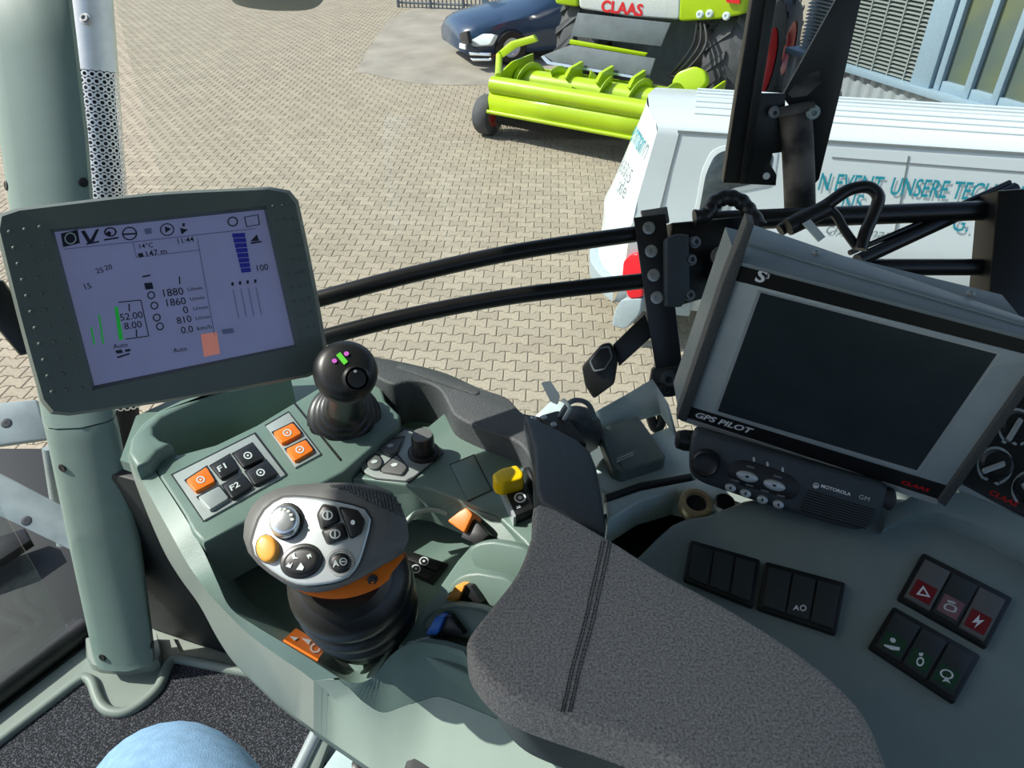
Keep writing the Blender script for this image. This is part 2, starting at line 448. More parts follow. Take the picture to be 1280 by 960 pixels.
slab('gap_line', SP, [(1040, 196), (1300, 216), (1300, 218), (1040, 198)], 0.009, 0.0, 'vanline', van)
slab('gap_line', SP, [(1135, 195), (1137, 195), (1118, 300), (1116, 300)], 0.009, 0.0, 'vanline', van)
slab('gap_line', SP, [(848, 168), (850, 168), (826, 262), (824, 262)], 0.011, 0.0, 'vanline', van)
for i in range(6):
    tube('roof_rib', [vp(l, 0.2 + i * 0.13, [1.928, 1.944, 1.953, 1.955, 1.952, 1.945][i]) for l in (0.1, 1.2, 2.6, 3.5)], 0.012, 'vanwhite', van, 8)
LP = Plane(vp(-0.28, -0.19, 0.9), (-0.55, -0.8, 0.12))
tl = slab('tail_lamp', LP, rnd([(779, 326), (790, 317), (802, 318), (803, 372), (786, 374), (777, 350)], 5), 0.03, -0.04, 'redlens', van, 0.012, 3)
slab('lamp_lower', LP, rnd([(777, 374), (803, 373), (800, 392), (782, 412), (764, 408), (768, 388)], 5), 0.028, -0.04, 'bumper', van, 0.012, 3)
text('lettering', SP, 'N EVENT. UNSERE TECHNIK', (1022, 237), (1277, 254), 'teal', van, 0.013, 1.6, 0.12, 0.012, 0)
text('lettering', SP, 'NS', (1050, 263), (1076, 265), 'teal', van, 0.012, 1.45, 0.12)
text('lettering', SP, 'G.', (1189, 288), (1209, 290), 'teal', van, 0.012, 1.45, 0.12)
text('lettering', SP, 'ch', (1032, 292), (1052, 294), 'greyink', van, 0.012, 1.0, 0.25)
text('lettering', SP, 'mann', (1081, 296), (1124, 301), 'greyink', van, 0.012, 1.0, 0.25)
TP = Plane(vp(-0.26, 0.2, 1.5), vp(rearl(0.0, 1.5), 0.0, 1.5) - vp(rearl(0.42, 1.5), 0.42, 1.5))
TPn = ((vp(rearl(0.42, 1.5), 0.42, 1.5) - vp(rearl(0.02, 1.5), 0.02, 1.5))).cross(vp(rearl(0.2, 1.7), 0.2, 1.7) - vp(rearl(0.2, 1.3), 0.2, 1.3))
TP = Plane(vp(rearl(0.2, 1.5), 0.2, 1.5), TPn)
if TP.n.x > 0: TP.n = -TP.n
def onrear(name, s, w0, w1, z, m, ys=1.2):
    A = vp(rearl(w1, z), w1, z) + TP.n * 0.012; B = vp(rearl(w0, z), w0, z) + TP.n * 0.012
    text(name, TP, s, proj(A)[:2], proj(B)[:2], m, van, 0.02, ys)
onrear('lettering', 'ermann', 0.06, 0.46, 1.60, 'teal', 2.2)
onrear('lettering', '63-5', 0.10, 0.34, 1.36, 'greyink', 1.2)
onrear('lettering', '.de', 0.08, 0.22, 1.24, 'greyink', 1.2)
lathe('wheel', vp(0.72, -0.20, 0.33), -VW, [(0.02, 0.03), (0.2, 0.03), (0.22, 0.045), (0.30, 0.04), (0.33, 0.0), (0.33, -0.18)], 'tyre', van, 28)
lathe('wheel', vp(3.6, -0.20, 0.33), -VW, [(0.02, 0.03), (0.2, 0.03), (0.22, 0.045), (0.30, 0.04), (0.33, 0.0), (0.33, -0.18)], 'tyre', van, 28)

# ================================================================== forage harvester
HZ0 = HZ(0.0)
H0 = HZ0.p(608, 170); H1 = HZ0.p(772, 203); HS = (H1 - H0).normalized(); HT = Vector((HS.y, -HS.x, 0))
if HT.y > 0: HT = -HT
def hp(u, v, z): return H0 + HS * u + HT * v + ZV * z
def hplane(v, tilt=0.0): return Plane(hp(0, v, 0), HT + ZV * tilt)
har = empty('forage_harvester', hp(1.6, -3, 0), 'lime green forage harvester with pick-up header and grey tyres', 'harvester')
F = hplane(0.0); Bk = hplane(-0.7)
# header side plates and gauge wheel
def wheel_geo(name, c, ax, R, W, m_t, m_r, parent, lugs=0):
    t = lathe(name, c, ax, [(R * 0.55, -W * 0.5), (R * 0.9, -W * 0.5), (R, -W * 0.32), (R, W * 0.32), (R * 0.9, W * 0.5), (R * 0.55, W * 0.5)], m_t, parent, 32, 50, False)
    lathe('rim', c, ax, [(0.02, W * 0.30), (R * 0.3, W * 0.32), (R * 0.36, W * 0.42), (R * 0.56, W * 0.47), (R * 0.58, W * 0.35), (R * 0.58, -W * 0.47)], m_r, t, 28)
    if lugs:
        bm = bmesh.new(); ax = Vector(ax).normalized(); a = ax.orthogonal().normalized(); b = ax.cross(a)
        for k in range(lugs):
            for s in (-1, 1):
                th0 = 2 * math.pi * (k + (0.5 if s > 0 else 0)) / lugs
                pts = []
                for t_, w0 in ((0.0, 0.02), (0.30, 0.5)):
                    th = th0 + t_
                    rr = R if w0 < 0.3 else R * 0.95
                    for dth in (0.0, 0.11):
                        pts.append(Vector(c) + (a * math.cos(th + dth) + b * math.sin(th + dth)) * (rr + 0.045) + ax * (s * w0 * W))
                top = [pts[0], pts[1], pts[3], pts[2]]
                cc = Vector(c); inn = sum(((p - cc) - ax * (p - cc).dot(ax) for p in top), Vector()).normalized() * -0.08
                bm_prism(bm, top, inn, 0)
        bm_add('tread_lugs', bm, m_t, t, 30)
    return t
gw = wheel_geo('gauge_wheel', hp(-0.03, -0.10, 0.29), HS, 0.29, 0.24, 'tyre', 'redrim', har)
wheel_geo('gauge_wheel', hp(3.35, -0.10, 0.29), HS, 0.29, 0.24, 'tyre', 'redrim', har)
for u in (0.14, 3.2):
    side = [hp(u, v, z) for v, z in [(0.12, 0.42), (0.16, 0.62), (0.02, 0.86), (-0.5, 1.0), (-1.1, 1.0), (-1.15, 0.35), (-0.4, 0.28)]]
    prism('side_plate', side, HS * 0.035, 'lime', har, 0.008)
# pick-up drum shroud (curved lime panel) and wind roller
shr = []
for v, z in [(0.02, 0.36), (0.12, 0.42), (0.16, 0.54), (0.15, 0.64), (0.06, 0.74)]:
    shr.append([hp(u, v, z) for u in (0.16, 1.2, 2.2, 3.2)])
loft('pickup_shroud', shr, 'lime', har, smooth=60, thick=0.015)
tube('lower_bar', [hp(u, 0.14, 0.42) for u in (0.12, 3.25)], 0.03, 'lime', har, 10)
tube('wind_roller', [hp(u, 0.05, 0.79) for u in (0.16, 3.2)], 0.12, 'lime', har, 22)
bm = bmesh.new()
for k in range(110):
    u = 0.22 + k * 0.0272
    bm_tube(bm, [hp(u, 0.02, 0.40), hp(u + 0.003, 0.10, 0.28), hp(u, 0.02 + random.uniform(-0.02, 0.02), 0.10)], 0.006, 4)
tag(bm_add('pickup_tines', bm, 'rubber', har), kind='stuff')
tube('tine_drum', [hp(u, -0.15, 0.34) for u in (0.18, 3.2)], 0.17, 'rubber', har, 16)
# auger with flights
aug = tube('auger', [hp(u, -0.62, 0.72) for u in (0.2, 3.15)], 0.17, 'lime', har, 20)
for k in range(5):
    u0 = 0.30 + k * 0.52
    vsf, fsf = [], []
    for i in range(25):
        th = 2 * math.pi * i / 24 * 0.9 + k; uu = u0 + 0.42 * i / 24
        d = HT * math.cos(th) + ZV * math.sin(th)
        vsf += [hp(uu, -0.62, 0.72) + d * 0.16, hp(uu, -0.62, 0.72) + d * 0.28]
    for i in range(24): fsf.append((2 * i, 2 * i + 1, 2 * i + 3, 2 * i + 2))
    fl = add('flight', vsf, fsf, 'lime', aug); md = fl.modifiers.new('thickness', 'SOLIDIFY'); md.thickness = 0.012
prism('header_back_wall', [hp(u, -1.0, z) for u, z in [(0.18, 0.3), (3.2, 0.3), (3.2, 0.82), (0.18, 0.82)]], HT * -0.05, 'lime', har)
prism('header_floor', [hp(u, v, 0.34) for u, v in [(0.18, -0.1), (3.2, -0.1), (3.2, -1.0), (0.18, -1.0)]], ZV * -0.04, 'rubber', har)
for u in (1.05, 1.55, 2.05):
    prism('feed_plate', [hp(u, v, z) for v, z in [(-0.45, 0.9), (-0.6, 1.0), (-0.98, 1.02), (-0.98, 0.6)]], HS * 0.05, 'lime', har)
arch = cr([ray(622, 104, 1), ray(622, 70, 1), ray(630, 58, 1), ray(668, 50, 1)], 4)
tube('guard_bar', [F.p(622, 122), F.p(623, 95), Bk.p(624, 70), Bk.p(640, 56), Bk.p(669, 48)], 0.055, 'lime', har, 8)
slab('guard_panel', hplane(-0.6), [(625, 64), (640, 53), (668, 46), (671, 52), (645, 60), (628, 72)], 0.02, -0.03, 'lime', har, 0.005)
# rubber flaps
slab('rubber_flap', hplane(-0.72, 0.3), [(679, 69), (713, 56), (819, 73), (811, 97), (694, 79)], 0.0, -0.03, 'flap', har, 0.006)
slab('rubber_flap', hplane(-1.2, 0.1), [(722, 16), (838, 29), (826, 58), (713, 45)], 0.0, -0.03, 'flap', har, 0.006)
slab('cross_bar', hplane(-1.2), [(712, 50), (808, 67), (806, 71), (711, 55)], 0.0, -0.06, 'lime', har, 0.01)
slab('flap_trim', hplane(-0.70, 0.3), [(679, 69), (688, 77), (812, 98), (811, 101), (684, 80), (676, 71)], 0.02, 0.0, 'chrome', har)
# nose panel, lettering and lamps
NP = hplane(-1.45, 0.06)
slab('nose_panel', NP, rnd([(720, -40), (852, -30), (849, 25), (790, 21), (724, 11)], 5), 0.0, -0.5, 'bodygrey', har, 0.03, 3)
slab('lamp_panel', NP, rnd([(851, -30), (935, -20), (929, 18), (900, 24), (848, 27)], 5), 0.0, -0.5, 'lime', har, 0.03, 3)
slab('nose_corner', NP, rnd([(690, -40), (719, -40), (722, 9), (694, 5)], 4), 0.0, -0.5, 'lime', har, 0.03, 3)
for x, y in ((875, 18), (887, 17), (908, 20)):
    bolt(NP, x, y, 0.055, har, 'lamp', 0.0, 0.03, 'work_lamp')
text('lettering', NP, 'CLAAS', (751, 14), (803, 20), 'redtext', har, 0.006, 0.95, 0, 0.035)
slab('warning_board', NP, [(905, -12), (926, -10), (924, 5), (908, 3)], 0.05, 0.02, 'redtext', har, 0)
for u, rr in ((0.66, 0.85), (3.05, 0.85)):
    wheel_geo('front_tyre', hp(u, -2.45, 0.95), HS, 0.95, 0.72, 'tyre', 'redrim', har, 18)
prism('chassis', [hp(u, -2.0, z) for u, z in [(1.05, 0.5), (2.65, 0.5), (2.65, 1.9), (1.05, 1.9)]], HT * -3.2, 'flap', har, 0.05)
prism('cab', [hp(u, -2.1, z) for u, z in [(1.0, 1.95), (2.7, 1.95), (2.6, 3.6), (1.1, 3.6)]], HT * -1.7, 'darkglass', har, 0.1)
slab('shield', hplane(-0.75, 0.3), rnd([(838, 104), (846, 90), (868, 82), (881, 88), (884, 103), (874, 114), (846, 116)], 6), 0.06, -0.08, 'lime', har, 0.03, 3)
wheel_geo('rear_tyre', hp(2.95, -4.6, 0.78), HS, 0.78, 0.5, 'tyre', 'redrim', har, 14)
prism('machinery_block', [hp(u, -1.7, z) for u, z in [(2.5, 0.8), (3.2, 0.8), (3.2, 1.5), (2.5, 1.5)]], HT * -0.6, 'rubber', har, 0.05)
for k in range(3):
    tube('hydraulic_hose', cr([hp(2.55 + k * 0.05, -1.6, 1.6), hp(2.62 + k * 0.09, -1.35, 1.35), hp(2.5 + k * 0.04, -1.25, 1.1 - k * 0.05), hp(2.35, -1.3, 0.9)], 5), 0.022, 'rubber', har, 6)

# ================================================================== car
cp = HZ0.p(652, 86)
CL = Vector((0.93, 0.37, 0)).normalized(); CWv = Vector((-CL.y, CL.x, 0))
c0 = HZ0.p(585, 88) + CWv * 0.1
car = empty('car', c0 + CL * 2 + CWv * 0.9, 'dark blue car parked behind the harvester header', 'car')
def cq(l, w_, z): return c0 + CL * l + CWv * w_ + ZV * z
sec = []
# stations along length: (l, half width, z list low->top)
for l, hw, zb, zs, zt in [(-0.02, 0.62, 0.28, 0.52, 0.62), (0.10, 0.78, 0.22, 0.60, 0.74), (0.30, 0.87, 0.20, 0.68, 0.82), (0.9, 0.9, 0.20, 0.80, 0.92), (1.5, 0.9, 0.20, 0.88, 1.0), (2.2, 0.9, 0.20, 0.95, 1.42), (3.4, 0.9, 0.2, 0.98, 1.46), (4.3, 0.85, 0.25, 0.95, 1.05), (4.5, 0.8, 0.3, 0.7, 0.8)]:
    ring = []
    for s, z in [(-0.92, zb), (-1.0, (zb + zs) / 2), (-0.97, zs), (-0.80, zs + (zt - zs) * 0.6), (-0.45, zt), (0, zt + 0.02), (0.45, zt), (0.80, zs + (zt - zs) * 0.6), (0.97, zs), (1.0, (zb + zs) / 2), (0.92, zb)]:
        ring.append(cq(l, 0.9 + s * hw, z))
    sec.append(ring)
loft('body', sec, 'carblue', car, closed=True, caps=True, smooth=50)
for sgn in (0,):
    CPn = Plane(cq(0.18, 0.05, 0.6), (-0.55, -0.78, 0.3))
slab('headlamp', CPn, rnd([(587, 51), (603, 42), (619, 43), (612, 56), (590, 58)], 3), 0.03, -0.08, 'lamp', car, 0.015)
slab('grille', Plane(cq(-0.03, 0.6, 0.5), -CL), rnd([(574, 42), (583, 38), (586, 55), (577, 58)], 2), 0.02, -0.05, 'blackp', car, 0.01)
slab('number_plate', Plane(cq(-0.06, 0.6, 0.4), -CL), [(574, 54), (581, 56), (581, 62), (574, 60)], 0.03, 0.0, 'white', car, 0.004)
slab('bumper_strip', CPn, [(586, 65), (612, 66), (611, 70), (587, 69)], 0.06, 0.0, 'chrome', car, 0.006)
slab('lower_strip', CPn, [(588, 73), (614, 73), (612, 76), (590, 76)], 0.06, 0.0, 'chrome', car, 0.006)
for l in (0.95, 3.5):
    wheel_geo('wheel', cq(l, 0.06, 0.33), -CWv, 0.33, 0.22, 'rubber', 'silver', car)

# ================================================================== fence, post, bin, shrub
fz = HZ0.p(560, 12); FD = (HZ0.p(640, 16) - HZ0.p(500, 10)).normalized()
fen = empty('metal_fence', fz, 'dark metal bar fence at the end of the yard', 'fence')
f0 = HZ0.p(498, 9); fl_ = (HZ0.p(632, 14) - f0).length
nb = 26
for k in range(nb + 1):
    tube('bar', [f0 + FD * (fl_ * k / nb), f0 + FD * (fl_ * k / nb) + ZV * 1.6], 0.02 if k % 8 else 0.045, 'flap', fen, 6)
for z in (0.12, 1.5):
    tube('rail', [f0 + ZV * z, f0 + FD * fl_ + ZV * z], 0.03, 'flap', fen, 6)
po = HZ0.p(607, 26)
tag(box('gate_post', po + ZV * 1.2, (0.09, 0, 0), (0, 0.09, 0), (0, 0, 1.2), 'bldmetal', None, 0.01), 'blue grey square gate post at the end of the fence', 'post')
hb = HZ0.p(614, 22) + Vector((0.35, 0.5, 0))
hyd = empty('hydrant', hb, 'small red hydrant beside the gate post', 'hydrant')
lathe('barrel', hb, ZV, [(0.13, 0), (0.13, 0.06), (0.10, 0.08), (0.10, 0.55), (0.14, 0.58), (0.14, 0.64), (0.11, 0.72), (0.04, 0.78)], 'redrim', hyd, 16)
lathe('outlet', hb + Vector((0, -0.09, 0.45)), (0, -1, 0), [(0.05, 0), (0.05, 0.07), (0.065, 0.07), (0.065, 0.1)], 'redrim', hyd, 12)
def shrub(c, r, n, lab):
    s = empty('shrub', c, lab, 'shrub')
    tube('stem', [Vector(c), Vector(c) + Vector((0, 0, r))], 0.03, 'worn', s, 6)
    vs_, fs = [], []
    for k in range(n):
        d = Vector((random.gauss(0, 1), random.gauss(0, 1), random.gauss(0, 1))).normalized() * r * random.uniform(0.5, 1)
        p = Vector(c) + Vector((d.x, d.y, r * 1.0 + d.z)); a = Vector((random.gauss(0, 1), random.gauss(0, 1), random.gauss(0, 1))).normalized(); b = a.orthogonal().normalized()
        q = len(vs_); vs_ += [p - a * 0.10, p + b * 0.05, p + a * 0.10, p - b * 0.05]; fs.append((q, q + 1, q + 2, q + 3))
    tag(add('foliage', vs_, fs, 'leaf', s, 0), kind='stuff')
shrub(HZ0.p(640, 20) + Vector((0.6, 4.0, 0)), 0.75, 700, 'leafy green shrub behind the dark blue car')

# ================================================================== office building
B0 = Vector((5.4, 10.6, 0)); BD = Vector((0.41, -0.91, 0)).normalized(); BN = Vector((-BD.y, BD.x, 0))
if BN.y > 0: BN = -BN
BP = Plane(B0, BN)
bld = empty('office_building', B0 + BD * 2, 'grey metal clad office building with window band and louvre panel', 'building')
def bq(s, z, off=0.0): return B0 + BD * s + ZV * z + BN * off
def corrug(name, s0, s1, z0, z1):
    n = int((s1 - s0) / 0.05); ra, rb = [], []
    for i in range(n + 1):
        o_ = (0.03 if (i // 2) % 2 else 0.0); s = s0 + (s1 - s0) * i / n
        ra.append(bq(s, z0, o_)); rb.append(bq(s, z1, o_))
    loft(name, [ra, rb], 'corr', bld, smooth=0)
corrug('corrugated_wall', -2.4, 9, 0.0, 0.93)
corrug('upper_cladding', -2.4, 9, 2.95, 6.0)
prism('wall_core', [bq(-2.4, 0, -0.35), bq(9, 0, -0.35), bq(9, 6, -0.35), bq(-2.4, 6, -0.35)], BN * -1.5, 'bldmetal', bld)
def s_at(x, y): 
    p = BP.p(x, y); return (p - B0).dot(BD), p.z
sL0, _ = s_at(1081, 40); sL1, _ = s_at(1152, 60); sW1 = 8.9
prism('window_sill', [bq(-2.4, 0.93, 0.10), bq(9, 0.93, 0.10), bq(9, 1.02, 0.10), bq(-2.4, 1.02, 0.10)], BN * -0.4, 'bldmetal', bld, 0.01)
prism('head_frame', [bq(-2.4, 2.82, 0.06), bq(9, 2.82, 0.06), bq(9, 2.95, 0.06), bq(-2.4, 2.95, 0.06)], BN * -0.4, 'bldmetal', bld, 0.01)
# louvre slats
k = 0; zz = 1.04
lv = prism('louvre_backing', [bq(sL0 - 1.2, 1.02, -0.14), bq(sL1, 1.02, -0.14), bq(sL1, 2.82, -0.14), bq(sL0 - 1.2, 2.82, -0.14)], BN * -0.1, 'dark', bld)
while zz < 2.8:
    prism('louvre_slat', [bq(sL0 - 1.2, zz, 0.0), bq(sL1, zz, 0.0), bq(sL1, zz + 0.022, -0.07), bq(sL0 - 1.2, zz + 0.022, -0.07)], ZV * 0.012, 'louvre', bld)
    zz += 0.052
ss = sL0
while ss < sL1:
    prism('louvre_upright', [bq(ss, 1.02, 0.01), bq(ss + 0.02, 1.02, 0.01), bq(ss + 0.02, 2.82, 0.01), bq(ss, 2.82, 0.01)], BN * -0.05, 'louvre', bld); ss += 0.28
# windows: wide post, then panes and mullions
edges = [s_at(x, y)[0] for x, y in [(1152, 60), (1178, 60), (1185, 60), (1222, 70), (1258, 80), (1300, 90), (1340, 100)]]
prism('wide_post', [bq(edges[0], 1.02, 0.03), bq(edges[1], 1.02, 0.03), bq(edges[1], 2.82, 0.03), bq(edges[0], 2.82, 0.03)], BN * -0.2, 'bldmetal', bld, 0.01)
for s in edges[2:]:
    prism('mullion', [bq(s - 0.045, 1.02, -0.01), bq(s + 0.045, 1.02, -0.01), bq(s + 0.045, 2.82, -0.01), bq(s - 0.045, 2.82, -0.01)], BN * -0.12, 'bldmetal', bld, 0.008)
for a, b in zip(edges[2:], edges[3:]):
    wf = prism('window', [bq(a, 1.02, -0.03), bq(b, 1.02, -0.03), bq(b, 1.14, -0.03), bq(a, 1.14, -0.03)], BN * -0.08, 'bldmetal', bld, 0.006)
    prism('pane', [bq(a, 1.1, -0.08), bq(b, 1.1, -0.08), bq(b, 2.82, -0.08), bq(a, 2.82, -0.08)], BN * -0.02, 'pane', wf)

# ================================================================== exhaust shield and mirror
ex_top, ex_bot = ray(106, -80, 2.2), ray(140, 330, 2.5)
exh = empty('exhaust_stack', ex_bot, 'stainless perforated exhaust heat shield beside the cab pillar', 'exhaust')
axe = (ex_top - ex_bot); Le = axe.length; axe.normalize()
ea = axe.orthogonal().normalized(); eb = axe.cross(ea); RE = 0.062
# solid sleeve, perforated tube (hexagon grid of holes), inner pipe
zsol = 0.62 * Le
lathe('sleeve', ex_bot, axe, [(RE + 0.001, zsol), (RE + 0.001, Le)], 'perf', exh, 28, cap=False)
lathe('inner_pipe', ex_bot, axe, [(RE - 0.014, -0.7), (RE - 0.014, Le)], 'dark', exh, 20)
lathe('collar', ex_bot + axe * (Le * 0.965), axe, [(RE + 0.004, 0), (RE + 0.008, 0.004), (RE + 0.008, 0.022), (RE + 0.004, 0.026)], 'steel', exh, 28)
vs_, fs = [], []
cols, cell = 18, 2 * math.pi * RE / 18
nr = int((zsol + 0.55) / (cell * 0.92))
def cyl(th, h): return ex_bot + axe * h + (ea * math.cos(th) + eb * math.sin(th)) * RE
for r_ in range(nr):
    for c_ in range(cols):
        th = 2 * math.pi * (c_ + (0.5 if r_ % 2 else 0)) / cols; h = -0.5 + (r_ + 0.5) * cell * 0.92
        b = len(vs_); dt = math.pi / cols; dh = cell * 0.46
        for i in range(8):
            q = 2 * math.pi * (i + 0.5) / 8; m_ = max(abs(math.cos(q)), abs(math.sin(q)))
            vs_.append(cyl(th + dt * math.cos(q) / m_, h + dh * math.sin(q) / m_))
        for i in range(8):
            q = 2 * math.pi * (i + 0.5) / 8
            vs_.append(cyl(th + dt * 0.56 * math.cos(q), h + dh * 0.56 * math.sin(q)))
        for i in range(8): fs.append((b + i, b + (i + 1) % 8, b + 8 + (i + 1) % 8, b + 8 + i))
tag(add('perforated_shield', vs_, fs, 'perf', exh, 30), kind='stuff')
EP = Plane(ex_bot + axe * (zsol + 0.13) - FW * RE, -FW)
bolt(EP, 107, 24, 0.016, exh, 'bolt', 0.002, 0.012)

mc = ray(335, -30, 1.9)
MPn = Plane(ray(335, 0, 1.9), -FW)
mir = empty('wing_mirror', ray(335, 10, 1.9), 'grey rounded mirror housing hanging outside the windscreen', 'mirror')
slab('housing', MPn, rnd([(270, -134), (400, -134), (399, -16), (388, -5), (370, -1), (330, -1), (292, -6), (276, -14)], 14, 4), 0.0, -0.06, 'term', mir, 0.012, 3)
slab('mirror_glass', MPn, rnd([(282, -124), (388, -124), (386, -18), (376, -11), (330, -9), (294, -14)], 10, 4), 0.003, 0.0, 'chrome', mir, 0.001)

# ================================================================== CAB SHELL
FL = CZ - 1.30          # cab floor height
flz = HZ(FL)
flo = prism('floor', [(-1.25, -1.0, FL), (1.3, -1.0, FL), (1.3, 1.52, FL), (-0.72, 1.52, FL), (-0.86, 0.92, FL), (-1.25, 0.16, FL)], (0, 0, -0.06), 'plastic_side')
tag(flo, 'grey moulded cab floor around the pillar foot', None, None, 'structure')
cei = prism('ceiling', [(-1.0, -1.0, CZ + 0.4), (1.3, -1.0, CZ + 0.4), (1.3, 1.55, CZ + 0.4), (-0.74, 1.55, CZ + 0.4), (-0.86, 0.95, CZ + 0.4), (-0.98, 0.2, CZ + 0.4)], (0, 0, 0.12), 'roof')
tag(cei, 'cab roof lining above the operator', None, None, 'structure')
wb = prism('wall_back', [(-1.22, -1.0, FL), (1.3, -1.0, FL), (1.3, -1.0, CZ - 0.15), (-1.22, -1.0, CZ - 0.15)], (0, -0.05, 0), 'cabdark')
tag(wb, 'dark rear wall of the cab', None, None, 'structure')
wr = prism('wall_right', [(1.15, -1.0, FL), (1.15, 1.5, FL), (1.15, 1.5, CZ - 0.5), (1.15, -1.0, CZ - 0.5)], (0.05, 0, 0), 'cabdark')
tag(wr, 'dark lower side wall of the cab', None, None, 'structure')
wf_ = prism('wall_front', [flz.p(185, 786), flz.p(330, 836), flz.p(330, 836) + ZV * 0.45, flz.p(185, 786) + ZV * 0.45], (0.01, 0.04, 0), 'cabdark', None, 0.01)
tag(wf_, 'dark panel in the front footwell', None, None, 'structure')
# ribbed vent on that panel
win = empty('window_1', (0.2, 1.5, FL), 'clear windscreen pane in front of the console', None, None, 'structure')
prism('pane', [(-0.74, 1.5, FL), (1.3, 1.5, FL), (1.3, 1.5, CZ + 0.4), (-0.70, 1.5, CZ + 0.4)], (0, 0.005, 0), 'glass', win)
D0 = flz.p(108, 815); D1 = flz.p(-60, 945); DD = (D1 - D0).normalized()
door = empty('door_1', (D0 + D1) / 2, 'glass cab door with black rubber seal', None, None, 'structure')
dn = Vector((DD.y, -DD.x, 0))
if dn.x > 0: dn = -dn
prism('door_glass', [D0 + dn * 0.03, D0 + DD * 0.75 + dn * 0.03, D0 + DD * 0.75 + dn * 0.10 + ZV * 1.65, D0 + dn * 0.02 + ZV * 1.65], dn * 0.005, 'doorglass', door)
tube('door_seal', [D0 + dn * 0.035 + ZV * 0.02 - DD * 0.03, D0 + DD * 0.8 + dn * 0.035 + ZV * 0.02], 0.022, 'rubber', door, 10)
prism('seal_base', [D0 - DD * 0.03 + dn * 0.012 + ZV * 0.006, D0 + DD * 0.8 + dn * 0.012 + ZV * 0.006, D0 + DD * 0.8 + dn * 0.09 + ZV * 0.006, D0 - DD * 0.03 + dn * 0.09 + ZV * 0.006], ZV * -0.03, 'rubber', door)
mats = [(-40, 958), (0, 926), (60, 880), (98, 851), (108, 848), (115, 853), (121, 870), (128, 883), (140, 890), (158, 890), (178, 879), (198, 860), (207, 840), (213, 828), (222, 824), (250, 829), (310, 841), (360, 850)]
matp = [flz.p(x, y, 0.012) for x, y in mats] + [flz.p(430, 1000, 0.012), flz.p(420, 1120, 0.012), flz.p(-40, 1300, 0.012)]
matt = empty('floor_mat', flz.p(150, 920, 0.0), 'black carpet mat with white flecks and pale edging', 'mat')
prism('carpet', matp, (0, 0, -0.012), 'carpet', matt)
tube('edging', cr([flz.p(x, y, 0.014) for x, y in mats], 4), 0.010, 'plastic_side', matt, 8)
foot = prism('trim_1', [flz.p(x, y, 0.010) for x, y in [(-60, 965), (0, 922), (100, 842), (112, 815), (215, 795), (225, 815), (320, 835), (330, 860), (225, 830), (205, 862), (160, 895), (130, 893), (110, 855), (60, 888), (0, 932)]], (0, 0, -0.012), 'plastic_side')
tag(foot, 'pale moulded sill strip around the pillar foot', None, None, 'structure')

# ------------------------------------------------------------------ A pillar
pil = empty('cab_pillar', flz.p(158, 835), 'pale grey green cab pillar cover with small screws', 'pillar')
def pring(xl, xr, y, d, sk=0.0):
    a = ray(xl, y, d); b = ray(xr, y - sk, d); X = b - a; W_ = X.length; X.normalize(); back = Vector((-0.5, 0.87, 0)); out = []
    for u, v in [(0.0, 0.55), (0.0, 0.18), (0.05, 0.06), (0.16, 0.0), (0.5, -0.06), (0.84, 0.0), (0.95, 0.06), (1.0, 0.18), (1.0, 0.55)]:
        out.append(a + X * (u * W_) + back * (v * W_))
    return out
loft('lower_cover', [pring(55, 147, 540, 1.21, 13), pring(59, 151, 556, 1.215, 13), pring(87, 178, 690, 1.31, 10), pring(118, 196, 832, 1.40, 8), pring(121, 195, 840, 1.402, 8)], 'pillar', pil, smooth=60, closed=True, caps=True)
loft('upper_cover', [pring(-40, 80, -90, 1.08, 8), pring(-16, 98, 60, 1.10, 8), pring(0, 112, 180, 1.13, 8), pring(28, 128, 380, 1.17, 10), pring(54, 147, 538, 1.208, 13)], 'pillar', pil, smooth=60, closed=True, caps=True)
loft('foot_cup', [pring(112, 203, 835, 1.43, 8), pring(110, 212, 862, 1.45, 8), pring(108, 220, 868, 1.46, 8)], 'plastic_side', pil, smooth=60, closed=True, caps=True)
for x, y in ((78, 585), (128, 822), (190, 806), (8, 232), (104, 228)):
    best = None
    for o_ in pil.children:
        if 'cover' not in o_.name: continue
        tr = BVHTree.FromPolygons([v.co + WL[o_.name] for v in o_.data.vertices], [tuple(p.vertices) for p in o_.data.polygons])
        h_, n_, _, dd_ = tr.ray_cast(CAM, (ray(x, y, 1) - CAM).normalized())
        if h_ is not None and (best is None or dd_ < best[1]): best = (h_, dd_, n_)
    if best:
        n_ = best[2] if best[2].dot(best[0] - CAM) < 0 else -best[2]
        lathe('screw', best[0] - n_ * 0.001, n_, [(0.0075, 0), (0.0075, 0.0022), (0.006, 0.003), (0.003, 0.0022)], 'blackp', pil, 10)

# outside platform and brackets seen through the door glass
plat = empty('access_platform', (-1.35, 0.9, 1.5), 'galvanised access platform with drilled brackets outside the door', 'platform')
P1 = Plane(ray(20, 530, 1.75), (0.25, -0.6, 0.75)); P2 = Plane(ray(30, 640, 1.8), (0.25, -0.6, 0.75))
slab('bracket_plate', P1, rnd([(-40, 507), (46, 499), (60, 548), (-40, 562)], 3), 0.0, -0.02, 'steel', plat, 0.004)
slab('bracket_plate', P2, rnd([(-60, 565), (0, 592), (92, 640), (98, 692), (0, 645), (-60, 620)], 3), 0.0, -0.02, 'steel', plat, 0.004)
for P_, x, y in ((P1, 8, 529), (P2, 33, 651)):
    lathe('drilled_hole', P_.p(x, y, 0.0003), P_.n, [(0.012, 0), (0.011, 0.0006), (0.004, 0.0)], 'endplate', plat, 14)
slab('tread_plate', Plane(ray(30, 700, 2.05), (0.1, -0.2, 0.97)), [(-120, 560), (110, 560), (140, 830), (-120, 960)], 0.0, -0.04, 'cabdark', plat, 0.005)
